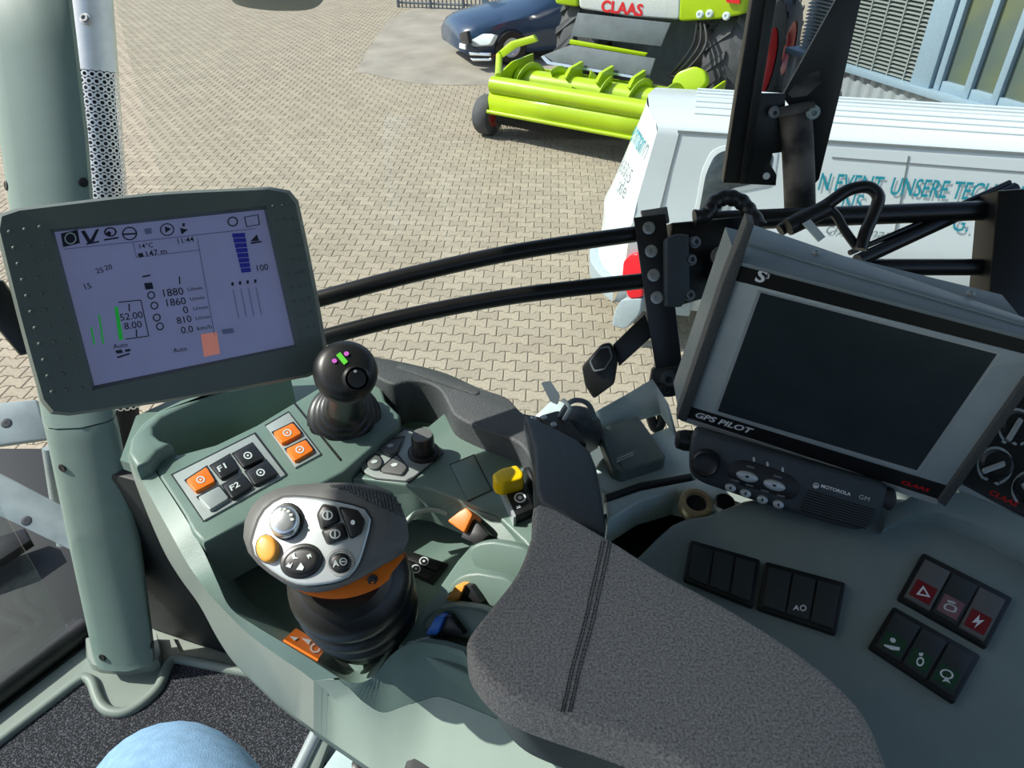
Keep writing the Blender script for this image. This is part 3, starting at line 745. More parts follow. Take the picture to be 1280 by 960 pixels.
slab('step_edge', Plane(ray(30, 700, 1.98), (0.1, -0.2, 0.97)), [(-60, 690), (30, 660), (38, 675), (0, 700), (-60, 720)], 0.0, -0.03, 'rubber', plat, 0.004)
tube('upright', [ray(62, 560, 1.9), ray(80, 680, 1.98)], 0.018, 'steel', plat, 8)

# ================================================================== ARMREST CONSOLE
ZC = CZ - 0.55
def C(x, y, h): return HZ(ZC + h).p(x, y)
con = empty('armrest_console', C(400, 700, -0.2), 'grey green moulded control console with joystick well and finger fins', 'console')
PLh = 0.014
panel = [(187, 577), (196, 565), (210, 567), (226, 567), (270, 555), (320, 531), (370, 501), (405, 480), (440, 458), (466, 462), (476, 480), (482, 500), (500, 518), (498, 531), (430, 590), (350, 632), (300, 655), (254, 679), (240, 664), (230, 645), (201, 600)]
slab('key_panel', HZ(ZC), panel, PLh, -0.05, 'plastic', con, 0.004, 3)
slab('panel_seam', HZ(ZC), [(366, 503), (368, 502), (427, 574), (425, 576)], PLh + 0.0008, PLh - 0.002, 'blackp', con)
slab('tray_floor', HZ(ZC), [(150, 575), (170, 520), (260, 478), (400, 442), (440, 446), (450, 500), (300, 570), (190, 590)], -0.055, -0.07, 'plastic', con)
slab('tray_rim', HZ(ZC), [(159, 566), (162, 548), (176, 529), (198, 512), (226, 499), (268, 487), (310, 475), (360, 458), (362, 466), (310, 484), (266, 493), (226, 511), (203, 522), (192, 533), (192, 542), (200, 549), (214, 553), (197, 563), (186, 577), (170, 583)], 0.030, -0.12, 'plastic', con, 0.005, 3)
rA = [(186, 577, .014), (201, 600, .014), (230, 645, .014), (254, 688, .004), (272, 728, -.005), (288, 760, -.014), (320, 783, -.02), (355, 804, -.024), (395, 829, -.03), (424, 847, -.036)]
rB = [(170, 582, .012), (177, 600, .011), (213, 666, .006), (234, 704, -.004), (252, 730, -.012), (270, 752, -.03), (310, 792, -.038), (345, 818, -.044), (372, 836, -.05), (392, 851, -.055)]
rC = [(159, 566, -.02), (168, 600, -.025), (199, 675, -.04), (222, 715, -.06), (247, 750, -.08), (270, 792, -.09), (292, 824, -.10), (330, 862, -.10), (360, 888, -.10), (392, 912, -.10)]
rC2 = [(x + 2, y + 6, h - .09) for x, y, h in rC]
CR = lambda r: cr([C(*p) for p in r], 4)
loft('rim_chamfer', [CR(rA), CR(rB)], 'plastic', con, smooth=60)
loft('side_shell', [CR(rB), CR(rC), CR(rC2)], 'plastic_side', con, smooth=35)
wl_ = [(rA[3][0], rA[3][1], rA[3][2])] + rA[4:] + [(445, 854, -.038), (466, 846, -.034), (486, 818, -.02), (506, 792, -.012)]
wi = [(270, 684, -.080), (292, 722, -.080), (312, 750, -.080), (342, 770, -.080), (372, 790, -.080), (406, 812, -.080), (428, 832, -.080), (446, 838, -.080), (458, 832, -.080), (474, 812, -.080), (494, 788, -.080)]
loft('well_wall', [CR(wl_), CR(wi)], 'plastic', con, smooth=50)
slab('well_floor', HZ(ZC), [(230, 690), (300, 630), (440, 570), (560, 590), (640, 640), (600, 700), (520, 790), (470, 845), (430, 845), (300, 770)], -0.078, -0.095, 'plastic', con)
plate = [(441, 597), (506, 540), (532, 535), (556, 515), (575, 525), (640, 552), (670, 585), (690, 640), (675, 700), (655, 676), (620, 643), (612, 640), (536, 610), (515, 607)]
slab('switch_panel', HZ(ZC), plate, 0.0, -0.05, 'plastic', con, 0.003, 3)
st1 = [(441, 598, -.003), (480, 603, -.003), (515, 608, -.003), (536, 611, -.003), (575, 626, -.003), (615, 642, -.003), (668, 672, -.003)]
st2 = [(452, 640, -.05), (486, 646, -.05), (516, 650, -.045), (544, 645, -.04), (575, 655, -.03), (605, 672, -.018), (650, 690, -.016)]
loft('panel_slope', [CR(st1), CR(st2)], 'plastic', con, smooth=60)
tube('scale_arc', cr([C(508, 652, -.034), C(520, 642, -.028), (C(540, 637, -.026)), C(560, 642, -.028)], 5), 0.003, 'plastic_light', con, 8)
# finger fins: curved plates standing across the lever row
nf = Vector((-0.36, -0.74, 0.57)).normalized()
fins = [([(586, 690), (590, 683), (598, 679), (610, 677), (626, 678), (668, 691), (668, 730), (640, 722), (600, 716), (590, 706)], (596, 712, -.016)),
        ([(560, 735), (569, 724), (580, 718), (592, 716), (606, 717), (648, 730), (650, 775), (618, 760), (585, 756), (560, 745)], (568, 752, -.016)),
        ([(528, 778), (538, 766), (549, 760), (562, 757), (576, 757), (622, 771), (625, 820), (590, 802), (560, 796), (534, 792)], (540, 794, -.016))]
for pts, (bx, by, bh) in fins:
    slab('finger_fin', Plane(C(bx, by, bh), nf), crp(pts, 2), 0.0, -0.014, 'plastic', con, 0.003, 3)
slab('lever_deck', HZ(ZC), [(600, 668), (690, 700), (640, 800), (600, 850), (498, 806), (508, 792), (540, 746), (572, 700)], -0.014, -0.085, 'plastic', con, 0.003, 3)
# nearest fin face and lower front face
f1 = [(424, 847, -.036), (445, 854, -.038), (466, 846, -.034), (486, 822, -.02), (506, 807, -.008), (528, 802, 0), (555, 806, .002), (578, 813, .003), (600, 846, .003), (660, 888, .003), (760, 936, .003), (840, 980, .003)]
f2 = [(424, 849, -.04), (440, 864, -.05), (456, 879, -.06), (479, 891, -.068), (505, 883, -.062), (541, 871, -.055), (559, 873, -.055), (600, 889, -.055), (640, 907, -.055), (715, 943, -.055), (800, 985, -.055), (880, 1030, -.055)]
f3 = [(392, 851, -.055), (416, 873, -.075), (440, 895, -.085), (465, 913, -.09), (490, 930, -.095), (518, 948, -.10), (545, 965, -.10), (580, 987, -.10), (620, 1010, -.10), (690, 1050, -.10), (780, 1100, -.10), (870, 1150, -.10)]
f4 = [(392, 912, -.10), (415, 928, -.105), (440, 945, -.11), (465, 962, -.115), (490, 978, -.12), (518, 996, -.12), (545, 1012, -.12), (580, 1032, -.12), (620, 1054, -.12), (690, 1090, -.12), (780, 1140, -.12), (870, 1190, -.12)]
loft('lower_face', [CR(f1), CR(f2)], 'plastic', con, smooth=50)
f2b = [(x, y + 0.6, h - .0005) for x, y, h in f2]
loft('lower_shell', [CR(f2b), CR(f3), CR(f4), CR([(x, y + 6, h - .09) for x, y, h in f4])], 'plastic_light', con, smooth=40)
slab('fin_top', HZ(ZC), [(506, 806), (516, 799), (530, 796), (556, 799), (600, 812), (640, 830), (700, 880), (760, 930), (600, 846), (578, 814), (555, 807), (528, 803)], 0.003, -0.03, 'plastic', con, 0.002)
slab('cover_tile', HZ(ZC), [(563, 581), (592, 569), (614, 612), (585, 625)], 0.0015, -0.003, 'plastic', con, 0.0006)
slab('tile_seam', HZ(ZC), [(561.5, 580.5), (592.5, 567.5), (616, 612.5), (585, 627)], 0.0004, -0.003, 'blackp', con)
# soft rim and end plate
rim_o = [(430, 446), (445, 442), (480, 447), (520, 455), (560, 466), (600, 484), (632, 495), (645, 507), (655, 516), (690, 532)]
rim_i = [(690, 625), (673, 612), (667, 585), (655, 560), (640, 549), (615, 540), (590, 530), (568, 518), (558, 500), (548, 485), (530, 477), (510, 476), (492, 480), (476, 474), (455, 462)]
slab('soft_rim', HZ(ZC), crp(rim_o + rim_i, 3), 0.030, -0.06, 'rim', con, 0.006, 3)
slab('rear_recess', HZ(ZC), [(462, 466), (520, 462), (575, 480), (600, 530), (540, 560), (500, 560), (440, 600), (430, 540)], -0.032, -0.05, 'plastic', con)
slab('rim_inlay', HZ(ZC), rnd([(494, 459), (499, 453), (540, 463), (596, 485), (600, 491), (594, 493), (545, 477)], 5), 0.0315, 0.028, 'rim', con, 0.001)
slab('end_plate', HZ(ZC), [(655, 516), (690, 531), (722, 548), (738, 562), (746, 582), (753, 620), (758, 655), (756, 664), (748, 664), (712, 646), (676, 628), (669, 610), (667, 560)], 0.055, -0.05, 'endplate', con, 0.006, 3)

box('pedestal', (-0.03, 0.33, (FL + ZC - 0.10) / 2), (0.065, 0, 0), (0, 0.11, 0), (0, 0, (ZC - 0.10 - FL) / 2), 'cabdark', con, 0.01)

# ------------------------------------------------------------------ armrest pad
pad = empty('armrest_pad', C(800, 820, 0.0), 'grey plush armrest pad with twin stitched seam', 'armrest')
pl_ = crp([(674, 627), (756, 668), (830, 714), (925, 766), (1010, 822), (1072, 878), (1103, 935), (1118, 1000), (1100, 1075), (1000, 1070), (910, 990), (840, 948), (765, 916), (680, 888), (630, 866), (598, 836), (585, 812), (586, 793), (613, 757), (646, 714), (664, 668)], 4)
po_ = slab('cushion', HZ(ZC), pl_, 0.085, 0.050, 'fabric', pad, 0.014, 5)
slab('support', HZ(ZC), [(860 + (x - 860) * 0.88, 850 + (y - 850) * 0.88) for x, y in pl_], 0.052, -0.03, 'endplate', pad)
bm = bmesh.new()
for dx in (-5, -1.5, 4, 7.5):
    pts_ = cr([C(x + dx, y, 0.0852) for x, y in [(757, 676), (752, 700), (744, 735), (734, 780), (720, 830), (711, 870), (706, 890)]], 10)
    for a_, b_ in zip(pts_, pts_[1:]):
        bm_tube(bm, [a_, a_.lerp(b_, 0.72)], 0.00042, 5)
tag(bm_add('stitching', bm, 'blackp', pad), kind='stuff')

# ------------------------------------------------------------------ keypads
def keypad(label, outer, keys, h):
    pl = HZ(ZC)
    k = empty('keypad', pl.p(*outer[3], h), label, 'keypad', 'keypads set in the console panel')
    slab('bezel', pl, outer, h + 0.0025, h - 0.002, 'keyplate', k, 0.0012)
    slab('bezel_gap', pl, [(x + (x - sum(p[0] for p in outer) / 4) * 0.035, y + (y - sum(p[1] for p in outer) / 4) * 0.035) for x, y in outer], h + 0.0008, h - 0.002, 'blackp', k)
    for q, m_, sym in keys:
        cx = sum(p[0] for p in q) / 4; cy = sum(p[1] for p in q) / 4
        ky = slab('key', pl, rnd(q, 2.5, 2), h + 0.007, h, m_, k, 0.0012, 2)
        slab('key_gap', pl, [(cx + (x - cx) * 1.1, cy + (y - cy) * 1.1) for x, y in q], h + 0.0031, h, 'blackp', k)
        if sym == 'o':
            ringsym('symbol', pl, ell(cx, cy, 5.5, 4.6), 'softwhite', ky, h + 0.0075, 0.68)
            flat('symbol', pl, ell(cx, cy, 1.6, 1.3, 0, 8), 'softwhite', ky, h + 0.0075)
        elif sym:
            e = Vector((q[1][0] - q[0][0], q[1][1] - q[0][1])).normalized() * 7
            text('symbol', pl, sym, (cx - e.x - 1, cy - e.y + 3), (cx + e.x - 1, cy + e.y + 3), 'softwhite', ky, h + 0.0075, 1.0, 0.25, 0.02)
    return k
keypad('six key panel with one orange key and black F1 and F2 keys', [(216, 593), (318, 542), (357, 593), (255, 650)], [
    ([(232, 600), (258, 583), (269, 601), (244, 614)], 'orange', 'o'), ([(263, 582), (287, 568), (298, 586), (276, 598)], 'blackp', 'F1'),
    ([(291, 567), (315, 554), (329, 572), (304, 584)], 'blackp', 'o'), ([(247, 621), (274, 607), (286, 622), (262, 637)], 'keyplate', ''),
    ([(278, 606), (302, 592), (315, 607), (290, 623)], 'blackp', 'F2'), ([(307, 589), (332, 575), (346, 592), (318, 606)], 'blackp', 'o')], PLh)
keypad('two key panel with a pair of orange keys', [(332, 532), (361, 515), (401, 567), (369, 584)], [
    ([(341, 540), (366, 528), (377, 541), (352, 554)], 'orange', 'o'), ([(357, 561), (382, 549), (392, 562), (368, 576)], 'orange', 'o')], PLh)

# ------------------------------------------------------------------ knob panel
pl = HZ(ZC)
kb = empty('dial_panel', pl.p(490, 590, 0), 'silver panel with three grey buttons and a rotary knob', 'control panel')
slab('face_plate', pl, rnd([(450, 581), (456, 572), (506, 536), (517, 540), (552, 566), (511, 601), (470, 597), (455, 590)], 5), 0.003, -0.002, 'keyplate', kb, 0.0012)
slab('plate_gap', pl, [(447, 582), (454, 571), (506, 534), (518, 538), (555, 566), (512, 603), (470, 599), (453, 592)], 0.0008, -0.002, 'blackp', kb)
for q, sx, sy in (([(472, 560), (487, 549), (505, 546), (497, 564), (487, 569)], 488, 557), (ell(468, 577, 9.5, 9, 0, 14), 468, 577), ([(476, 585), (496, 568), (509, 584), (502, 593), (477, 589)], 493, 581)):
    cx = sum(p[0] for p in q) / len(q); cy = sum(p[1] for p in q) / len(q)
    b = slab('button', pl, rnd(q, 2, 2) if len(q) < 10 else q, 0.0062, 0, 'head', kb, 0.0012)
    slab('button_gap', pl, [(cx + (x - cx) * 1.12, cy + (y - cy) * 1.12) for x, y in q], 0.0034, 0, 'blackp', kb)
    flat('symbol', pl, [(sx - 5, sy), (sx - 1, sy - 2.5), (sx + 4, sy - 2), (sx + 3, sy + 1), (sx - 2, sy + 2.5)], 'softwhite', b, 0.0068)
kc = pl.p(530, 569, 0.0)
lathe('knob_collar', kc, ZV, [(0.0175, 0.0025), (0.0175, 0.006), (0.0155, 0.0075), (0.013, 0.0075)], 'blackp', kb, 28)
kn = lathe('rotary_knob', kc, ZV, [(0.0125, 0.006), (0.0122, 0.026), (0.0112, 0.0285), (0.006, 0.029)], 'blackp', kb, 28)
lathe('knob_cap', kc, ZV, [(0.0113, 0.0283), (0.0108, 0.0300), (0.004, 0.0303)], 'head', kn, 28)

# ------------------------------------------------------------------ levers
yl = empty('yellow_lever', pl.p(645, 625, 0), 'yellow capped safety lever on a black base', 'lever')
slab('base', pl, [(625, 606), (654, 595), (668, 635), (642, 646)], 0.012, 0, 'blackp', yl, 0.003)
slab('side_plate', pl, [(624, 606), (627, 605), (645, 645), (642, 647)], 0.0125, 0, 'silver', yl)
slab('cap', pl, rnd([(615, 592), (627, 584), (646, 580), (655, 590), (654, 597), (629, 605), (619, 602)], 3), 0.028, 0.012, 'yellow', yl, 0.004, 3)
ringsym('symbol', pl, ell(650, 622, 7.5, 6.5), 'white', yl, 0.0128, 0.7)
flat('symbol', pl, ell(650, 622, 3.2, 2.8, 0, 6), 'white', yl, 0.0128)
flat('symbol', pl, [(645, 633), (650, 631), (651, 634), (646, 636)], 'white', yl, 0.0128)
lathe('thumb_disc', pl.p(664, 606, 0.002), Vector((1, 0.35, 0)), [(0.017, -0.004), (0.019, -0.002), (0.019, 0.002), (0.017, 0.004)], 'blackp', yl, 22)
ol = empty('orange_lever', C(575, 670, -.04), 'orange tipped lever at the end of the lever row', 'lever')
OP = Plane(C(572, 660, -.008), (-0.3, -0.5, 0.8))
slab('tip', OP, rnd([(559, 651), (574, 639), (583, 634), (591, 643), (580, 666), (563, 654)], 3), 0.014, -0.012, 'orange', ol, 0.003, 3)
slab('base', OP, [(584, 640), (612, 668), (596, 682), (575, 672), (578, 662)], 0.008, -0.02, 'blackp', ol, 0.003)
for nm, lab, mcol, tip, bas in (('amber_lever', 'amber tipped finger lever between two fins', 'amber', [(557, 751), (570, 731), (581, 732), (572, 752)], [(579, 731), (589, 732), (603, 754), (570, 754)]),
                                ('blue_lever', 'blue tipped finger lever next to the scale mark', 'blue', [(531, 794), (545, 770), (555, 772), (546, 794)], [(553, 770), (562, 770), (580, 794), (545, 796)])):
    lp = Plane(C(tip[0][0], tip[0][1], -.011), nf)
    lv_ = empty(nm, C(tip[0][0], tip[0][1], -.014), lab, 'lever')
    slab('tip', lp, rnd(tip, 3), 0.006, -0.008, mcol, lv_, 0.002, 2)
    slab('slot_cover', lp, rnd(bas, 2), 0.001, -0.012, 'blackp', lv_, 0.0015)
sp_ = Plane(C(520, 803, 0.004), (0, -0.3, 0.95))
text('scale_mark', HZ(ZC), '=//=', (508, 806), (538, 798), 'softwhite', con, 0.0045, 0.35, 0.3, 0.02)
# well buttons and sticker
wb_ = empty('well_buttons', C(525, 705, -.076), 'pair of small black buttons in the joystick well', 'keypad')
wq = [(487, 704), (511, 688), (560, 704), (541, 729)]
slab('bezel', HZ(ZC), wq, -0.074, -0.078, 'blackp', wb_, 0.001)
for u0, u1, s in ((0.06, 0.48, 'o'), (0.54, 0.94, 'o')):
    q = quad(wq, u0, u1, 0.12, 0.88); cx = sum(p[0] for p in q) / 4; cy = sum(p[1] for p in q) / 4
    b = slab('button', HZ(ZC), rnd(q, 3), -0.071, -0.075, 'rubber', wb_, 0.001)
    ringsym('symbol', HZ(ZC), ell(cx, cy, 6, 5.5), 'softwhite', b, -0.0705, 0.75)
    flat('symbol', HZ(ZC), ell(cx, cy, 1.8, 1.6, 0, 8), 'softwhite', b, -0.0705)
WPp = [C(*p) for p in ((355, 804, -.024), (395, 829, -.03), (372, 790, -.062))]
SPn = (WPp[1] - WPp[0]).cross(WPp[2] - WPp[0])
STP = Plane(WPp[0], SPn)
if STP.n.z < 0: STP.n = -STP.n
stk = empty('warning_sticker', STP.p(380, 804), 'orange sticker with white joystick symbol in the well', 'sticker')
slab('label', STP, [(355, 799), (370, 785), (408, 808), (398, 824)], 0.0025, 0.0005, 'orange', stk)
ringsym('symbol', STP, ell(394, 810, 6.5, 6, 0, 16), 'white', stk, 0.0029, 0.7)
flat('symbol', STP, [(376, 797), (389, 800), (386, 806)], 'white', stk, 0.0029)
flat('symbol', STP, [(362, 795), (373, 797), (368, 801)], 'white', stk, 0.0029)

# ------------------------------------------------------------------ main joystick
js = empty('multifunction_joystick', C(455, 785, -.06), 'large grey joystick head with silver button face and orange collar', 'joystick')
fc = ray(390, 676, 0.548)
JN = Vector((-0.12, -0.50, 0.86)).normalized(); JP = Plane(fc, JN)
def angring(pts, cx, cy, n=32):
    P = crp(pts, 6); out = []
    for i in range(n):
        a = 2 * math.pi * i / n; best = None
        for k in range(len(P)):
            (x1, y1), (x2, y2) = P[k], P[(k + 1) % len(P)]
            dx, dy = math.cos(a), math.sin(a); ex, ey = x2 - x1, y2 - y1
            det = ex * dy - ey * dx
            if abs(det) < 1e-9: continue
            t = ((x1 - cx) * -ey + (y1 - cy) * ex) / -det if False else (ex * (y1 - cy) - ey * (x1 - cx)) / det
            s = (dx * (y1 - cy) - dy * (x1 - cx)) / det
            if t > 0 and -1e-6 <= s <= 1 + 1e-6: best = t if best is None else max(best, t)
        out.append((cx + math.cos(a) * best, cy + math.sin(a) * best))
    return out
facep = [(314, 682), (316, 669), (327, 641), (347, 624), (365, 620), (406, 624), (453, 635), (463, 647), (457, 676), (446, 708), (429, 724), (395, 731), (369, 730), (342, 716), (320, 697)]
sil = [(304, 672), (307, 648), (322, 624), (352, 609), (400, 604), (448, 604), (486, 612), (503, 636), (511, 664), (506, 690), (480, 704), (452, 722), (415, 737), (375, 738), (335, 716), (311, 692)]
r0 = angring(facep, 392, 678); r1 = angring(sil, 405, 672)
def jr(pts, off, k=1.0, cx=405, cy=675): return [JP.p(cx + (x - cx) * k, cy + (y - cy) * k, off) for x, y in pts]
# rings are placed by pixel on planes parallel to the face, so deeper rings grow with distance
s2 = [(305 + 14, 672), (316, 650), (334, 628), (362, 618), (404, 612), (448, 612), (484, 620), (502, 640), (509, 666), (504, 690), (484, 704), (454, 722), (416, 738), (380, 740), (344, 722), (322, 696)]
s3 = [(352, 690), (356, 670), (370, 652), (392, 644), (420, 640), (450, 642), (476, 648), (492, 660), (500, 676), (498, 694), (484, 710), (458, 728), (424, 742), (394, 744), (368, 734), (356, 712)]
r2 = angring(s2, 410, 676); r3 = angring(s3, 428, 694)
loft('head', [jr(r0, 0.0), jr([( (a[0] * 0.5 + b[0] * 0.5), (a[1] * 0.5 + b[1] * 0.5)) for a, b in zip(r0, r1)], -0.002), jr(r1, -0.012), jr(r2, -0.030), jr(r3, -0.040)], 'head', js, True, True, 60)
oc0 = [(338, 712), (360, 690), (410, 675), (470, 672), (509, 684), (508, 694), (494, 704), (488, 722), (470, 736), (438, 747), (404, 748), (372, 738)]
oc1 = [(372, 728), (380, 712), (410, 700), (450, 696), (476, 700), (486, 712), (482, 726), (466, 738), (438, 748), (404, 750), (382, 742)]
o0 = angring(oc0, 425, 712); o1 = angring(oc1, 428, 724)
col = loft('collar', [jr(o0, -0.026), jr(o0, -0.034), jr(o1, -0.048)], 'orange', js, True, True, 50)
slab('face_plate', JP, [p for p in r0], 0.003, -0.002, 'silver', js, 0.0022, 3)
tr_ = angring([(x + (y * 0) , y) for x, y in facep], 392, 678)
slab('face_gap', JP, [(392 + (x - 392) * 1.025, 677 + (y - 677) * 1.03) for x, y in r0], 0.0008, -0.003, 'blackp', js)
tw = slab('thumbwheel', JP, ell(352, 650, 19, 21, 20, 22), 0.012, 0.002, 'chrome', js, 0.005, 3)
slab('wheel_ring', JP, ell(357, 651, 21, 24, 20, 24), 0.0055, 0.001, 'blackp', js, 0.0015)
for k in range(5):
    a = math.radians(-100 + k * 24)
    flat('facet', JP, ell(352 + 13 * math.cos(a), 650 + 14 * math.sin(a), 2.6, 2.0, 0, 6), 'keyplate', tw, 0.0125)
ob = slab('orange_button', JP, ell(332, 685, 13.5, 17.5, -8, 24), 0.0085, 0.002, 'amber', js, 0.003, 3)
slab('button_ring', JP, ell(333.5, 686, 14.5, 18.5, -8, 24), 0.0036, 0.001, 'blackp', js)
rk = slab('direction_rocker', JP, ell(376, 701, 25, 18.5, -20, 28), 0.008, 0.001, 'blackp', js, 0.004, 3)
slab('rocker_ring', JP, ell(376, 701, 28, 22, -20, 28), 0.0045, 0.001, 'rubber', js, 0.002)
for pts in ([(357, 708), (361, 703), (362, 706), (366, 703), (363, 710)], [(383, 694), (388, 692), (390, 697), (387, 695), (386, 699)], [(364, 693), (368, 690), (369, 696), (374, 698), (366, 699)], [(370, 712), (376, 703), (380, 709), (378, 713)]):
    flat('symbol', JP, pts, 'softwhite', rk, 0.0086)
for q, s in (([(397, 643), (404, 631), (419, 634), (424, 651), (402, 661)], 'm'), ([(403, 664), (428, 654), (434, 672), (410, 680)], 'm'), ([(425, 635), (447, 639), (455, 652), (451, 665), (439, 672)], 'd')):
    cx = sum(p[0] for p in q) / len(q); cy = sum(p[1] for p in q) / len(q)
    b = slab('button', JP, rnd(q, 4, 3), 0.0058, 0.001, 'blackp', js, 0.0012, 2)
    slab('button_gap', JP, rnd([(cx + (x - cx) * 1.13, cy + (y - cy) * 1.13) for x, y in q], 4), 0.0035, 0.001, 'rubber', js)
    if s == 'd': flat('symbol', JP, ell(441, 653, 3, 3.2, 0, 8), 'white', b, 0.0064)
    else:
        ringsym('symbol', JP, ell(cx, cy, 7, 6.2, 0, 14), 'softwhite', b, 0.0064, 0.72)
        flat('symbol', JP, [(cx - 1.2, cy - 5), (cx + 1.2, cy - 5), (cx + 1.2, cy + 4), (cx - 1.2, cy + 4)], 'softwhite', b, 0.0064)
ab = slab('round_button', JP, ell(424, 703, 13.5, 13, 0, 24), 0.0058, 0.001, 'blackp', js, 0.003, 3)
ringsym('button_ring', JP, ell(425, 703, 18, 17.5, 0, 24), 'chrome', js, 0.0036, 0.8)
text('symbol', JP, 'A', (416, 709), (424, 707), 'softwhite', ab, 0.0064, 1.0, 0, 0.03)
ringsym('symbol', JP, ell(429, 702, 5, 5, 0, 14), 'softwhite', ab, 0.0064, 0.7)
flat('symbol', JP, [(426, 701), (432, 701), (432, 703), (426, 703)], 'softwhite', ab, 0.0064)
# knurled grip patch on the far side of the head
hob = [o for o in js.children if o.name.startswith('head')][0]
tree = BVHTree.FromPolygons([v.co + WL[hob.name] for v in hob.data.vertices], [tuple(p.vertices) for p in hob.data.polygons])
bm = bmesh.new()
for j in range(8):
    for i in range(20):
        u_, v_ = i / 19, j / 7
        x = 414 + 84 * u_ + 4 * v_; y = 606.5 + 2 * u_ + 12 * u_ * u_ + (5 + 20 * u_) * v_
        if v_ > 0.45 + 1.2 * u_: continue
        hit, nrm_, _, _ = tree.ray_cast(CAM, (ray(x, y, 1) - CAM).normalized())
        if hit is None: continue
        if nrm_.dot(hit - CAM) > 0: nrm_ = -nrm_
        a_ = Vector((1, 0, 0)); a_ = (a_ - nrm_ * a_.dot(nrm_)).normalized(); b_ = nrm_.cross(a_)
        c_ = hit + nrm_ * 0.0007
        bm_prism(bm, [c_ - a_ * 0.0009 - b_ * 0.0009, c_ + a_ * 0.0009 - b_ * 0.0009, c_ + a_ * 0.0009 + b_ * 0.0009, c_ - a_ * 0.0009 + b_ * 0.0009], nrm_ * -0.0012, 0)
tag(bm_add('grip_texture', bm, 'rim', js, 0), kind='stuff')
bolt(Plane(JP.p(466, 726, -0.03), (-0.1, -0.8, 0.5)), 466, 726, 0.0045, js, 'blackp', 0.003, 0.002, 'screw')
jb = C(464, 776, -.078); jt = JP.p(432, 716, -0.040)
ja = (jt - jb); jl = ja.length; ja.normalize()
prf = []
for k in range(5):
    q_ = [0.030, 0.0345, 0.0365, 0.036, 0.034][k]
    for j_ in range(7):
        ph = math.pi * j_ / 6
        prf.append((q_ + 0.0145 * math.sin(ph) ** 0.7, jl * (k + 0.06 + 0.88 * j_ / 6) / 5.1))
prf += [(0.036, jl * 1.0), (0.03, jl * 1.03)]
lathe('bellows', jb, ja, prf, 'rubber', js, 36, 40)

# ------------------------------------------------------------------ small joystick
s_ = empty('small_joystick', C(432, 522, PLh), 'small black joystick with green and magenta mark on its knob', 'joystick')
sb0 = C(431, 523, PLh); st_ = ray(432, 468, 0.705)
sa = (st_ - sb0); sl = sa.length; sa.normalize()
prf = [(0.042, 0.0)]
for k in range(4):
    r_ = [0.0375, 0.031, 0.0255, 0.0205][k]
    for j_ in range(6):
        ph = math.pi * j_ / 5
        prf.append((r_ - 0.001 + 0.0045 * math.sin(ph), 0.001 + 0.0125 * (k + 0.06 + 0.88 * j_ / 5)))
prf += [(0.0175, 0.056), (0.0165, sl - 0.022)]
lathe('bellows', sb0, sa, prf, 'rubber', s_, 32, 32)
kh = lathe('knob', sb0, sa, [(0.016, sl - 0.036), (0.021, sl - 0.028), (0.0265, sl - 0.012), (0.0295, sl + 0.004), (0.0296, sl + 0.011), (0.027, sl + 0.018), (0.020, sl + 0.0225), (0.006, sl + 0.0238)], 'blackp', s_, 32, 60)
KP = Plane(sb0 + sa * (sl + 0.0325), (sa + Vector((0.05, -0.35, 0.1))).normalized())
KP = Plane(sb0 + sa * (sl + 0.0215), sa)
flat('mark', KP, [(420, 444), (425, 440), (435, 452), (430, 456)], 'green', kh, 0.003)
for x, y in ((418, 451), (433, 442)):
    flat('mark', KP, ell(x, y, 3.2, 2.8, 0, 12), 'magenta', kh, 0.003)
bt = sb0 + sa * (sl + 0.015) + Vector((0.012, -0.015, 0))
lathe('knob_button', bt, sa + Vector((0.28, -0.40, 0)), [(0.0125, -0.004), (0.0125, 0.004), (0.0105, 0.0055), (0.0095, 0.004), (0.009, 0.003), (0.008, 0.006), (0.003, 0.0065)], 'rubber', kh, 22)
flat('mark', Plane(bt + (sa + Vector((0.28, -0.40, 0))).normalized() * 0.0072, sa + Vector((0.28, -0.40, 0))), ell(444, 464, 2.4, 2, 0, 6), 'softwhite', kh, 0.0002)

# ================================================================== LEFT CONTROL TERMINAL
def resample(pts, n):
    P = [Vector((x, y)) for x, y in pts]; P.append(P[0]); L = [0]
    for a, b in zip(P, P[1:]): L.append(L[-1] + (b - a).length)
    out = []
    for i in range(n):
        t = L[-1] * i / n
        k = max(j for j in range(len(L)) if L[j] <= t + 1e-9); k = min(k, len(P) - 2)
        f = (t - L[k]) / max(1e-9, L[k + 1] - L[k]); out.append(tuple(P[k].lerp(P[k + 1], f)))
    return out
def quadring(q, n):
    out = []
    for k in range(4):
        for i in range(n): out.append(tuple(Vector(q[k]).lerp(Vector(q[(k + 1) % 4]), i / n)))
    return out
CB = Plane(CAM + camvec(-0.29, 0.08, 0.662), camvec(0.50, -0.018, -0.86))
cbt = empty('control_terminal', CB.p(235, 500, -0.04), 'grey green terminal with lit lavender screen on the cab pillar', 'monitor')
oq = [(-11, 264), (369, 232), (414, 466), (57, 524)]
def edgering(q, n, rr, bulge=(0, 0, 0, 0)):
    R = quadring(q, n); cx = sum(p[0] for p in q) / 4; cy = sum(p[1] for p in q) / 4
    out = []
    for k in range(4):
        for i in range(n):
            t = i / n; p = Vector(R[k * n + i]); c = Vector((cx, cy))
            p = p + (p - c).normalized() * bulge[k] * math.sin(math.pi * t)
            d = min(t, 1 - t) * n
            if d < 0.5: p = p + (c - p).normalized() * rr
            out.append((p.x, p.y))
    return out
NQ = 12
outer = edgering(oq, NQ, 9, (6, 2, 3, 2))
def sc(pts, k, cx=208, cy=371): return [(cx + (x - cx) * k, cy + (y - cy) * k) for x, y in pts]
iq = [(68, 290), (330, 262), (368, 431), (118, 482)]
iq1 = [(62, 287), (333, 257), (374, 433), (115, 488)]
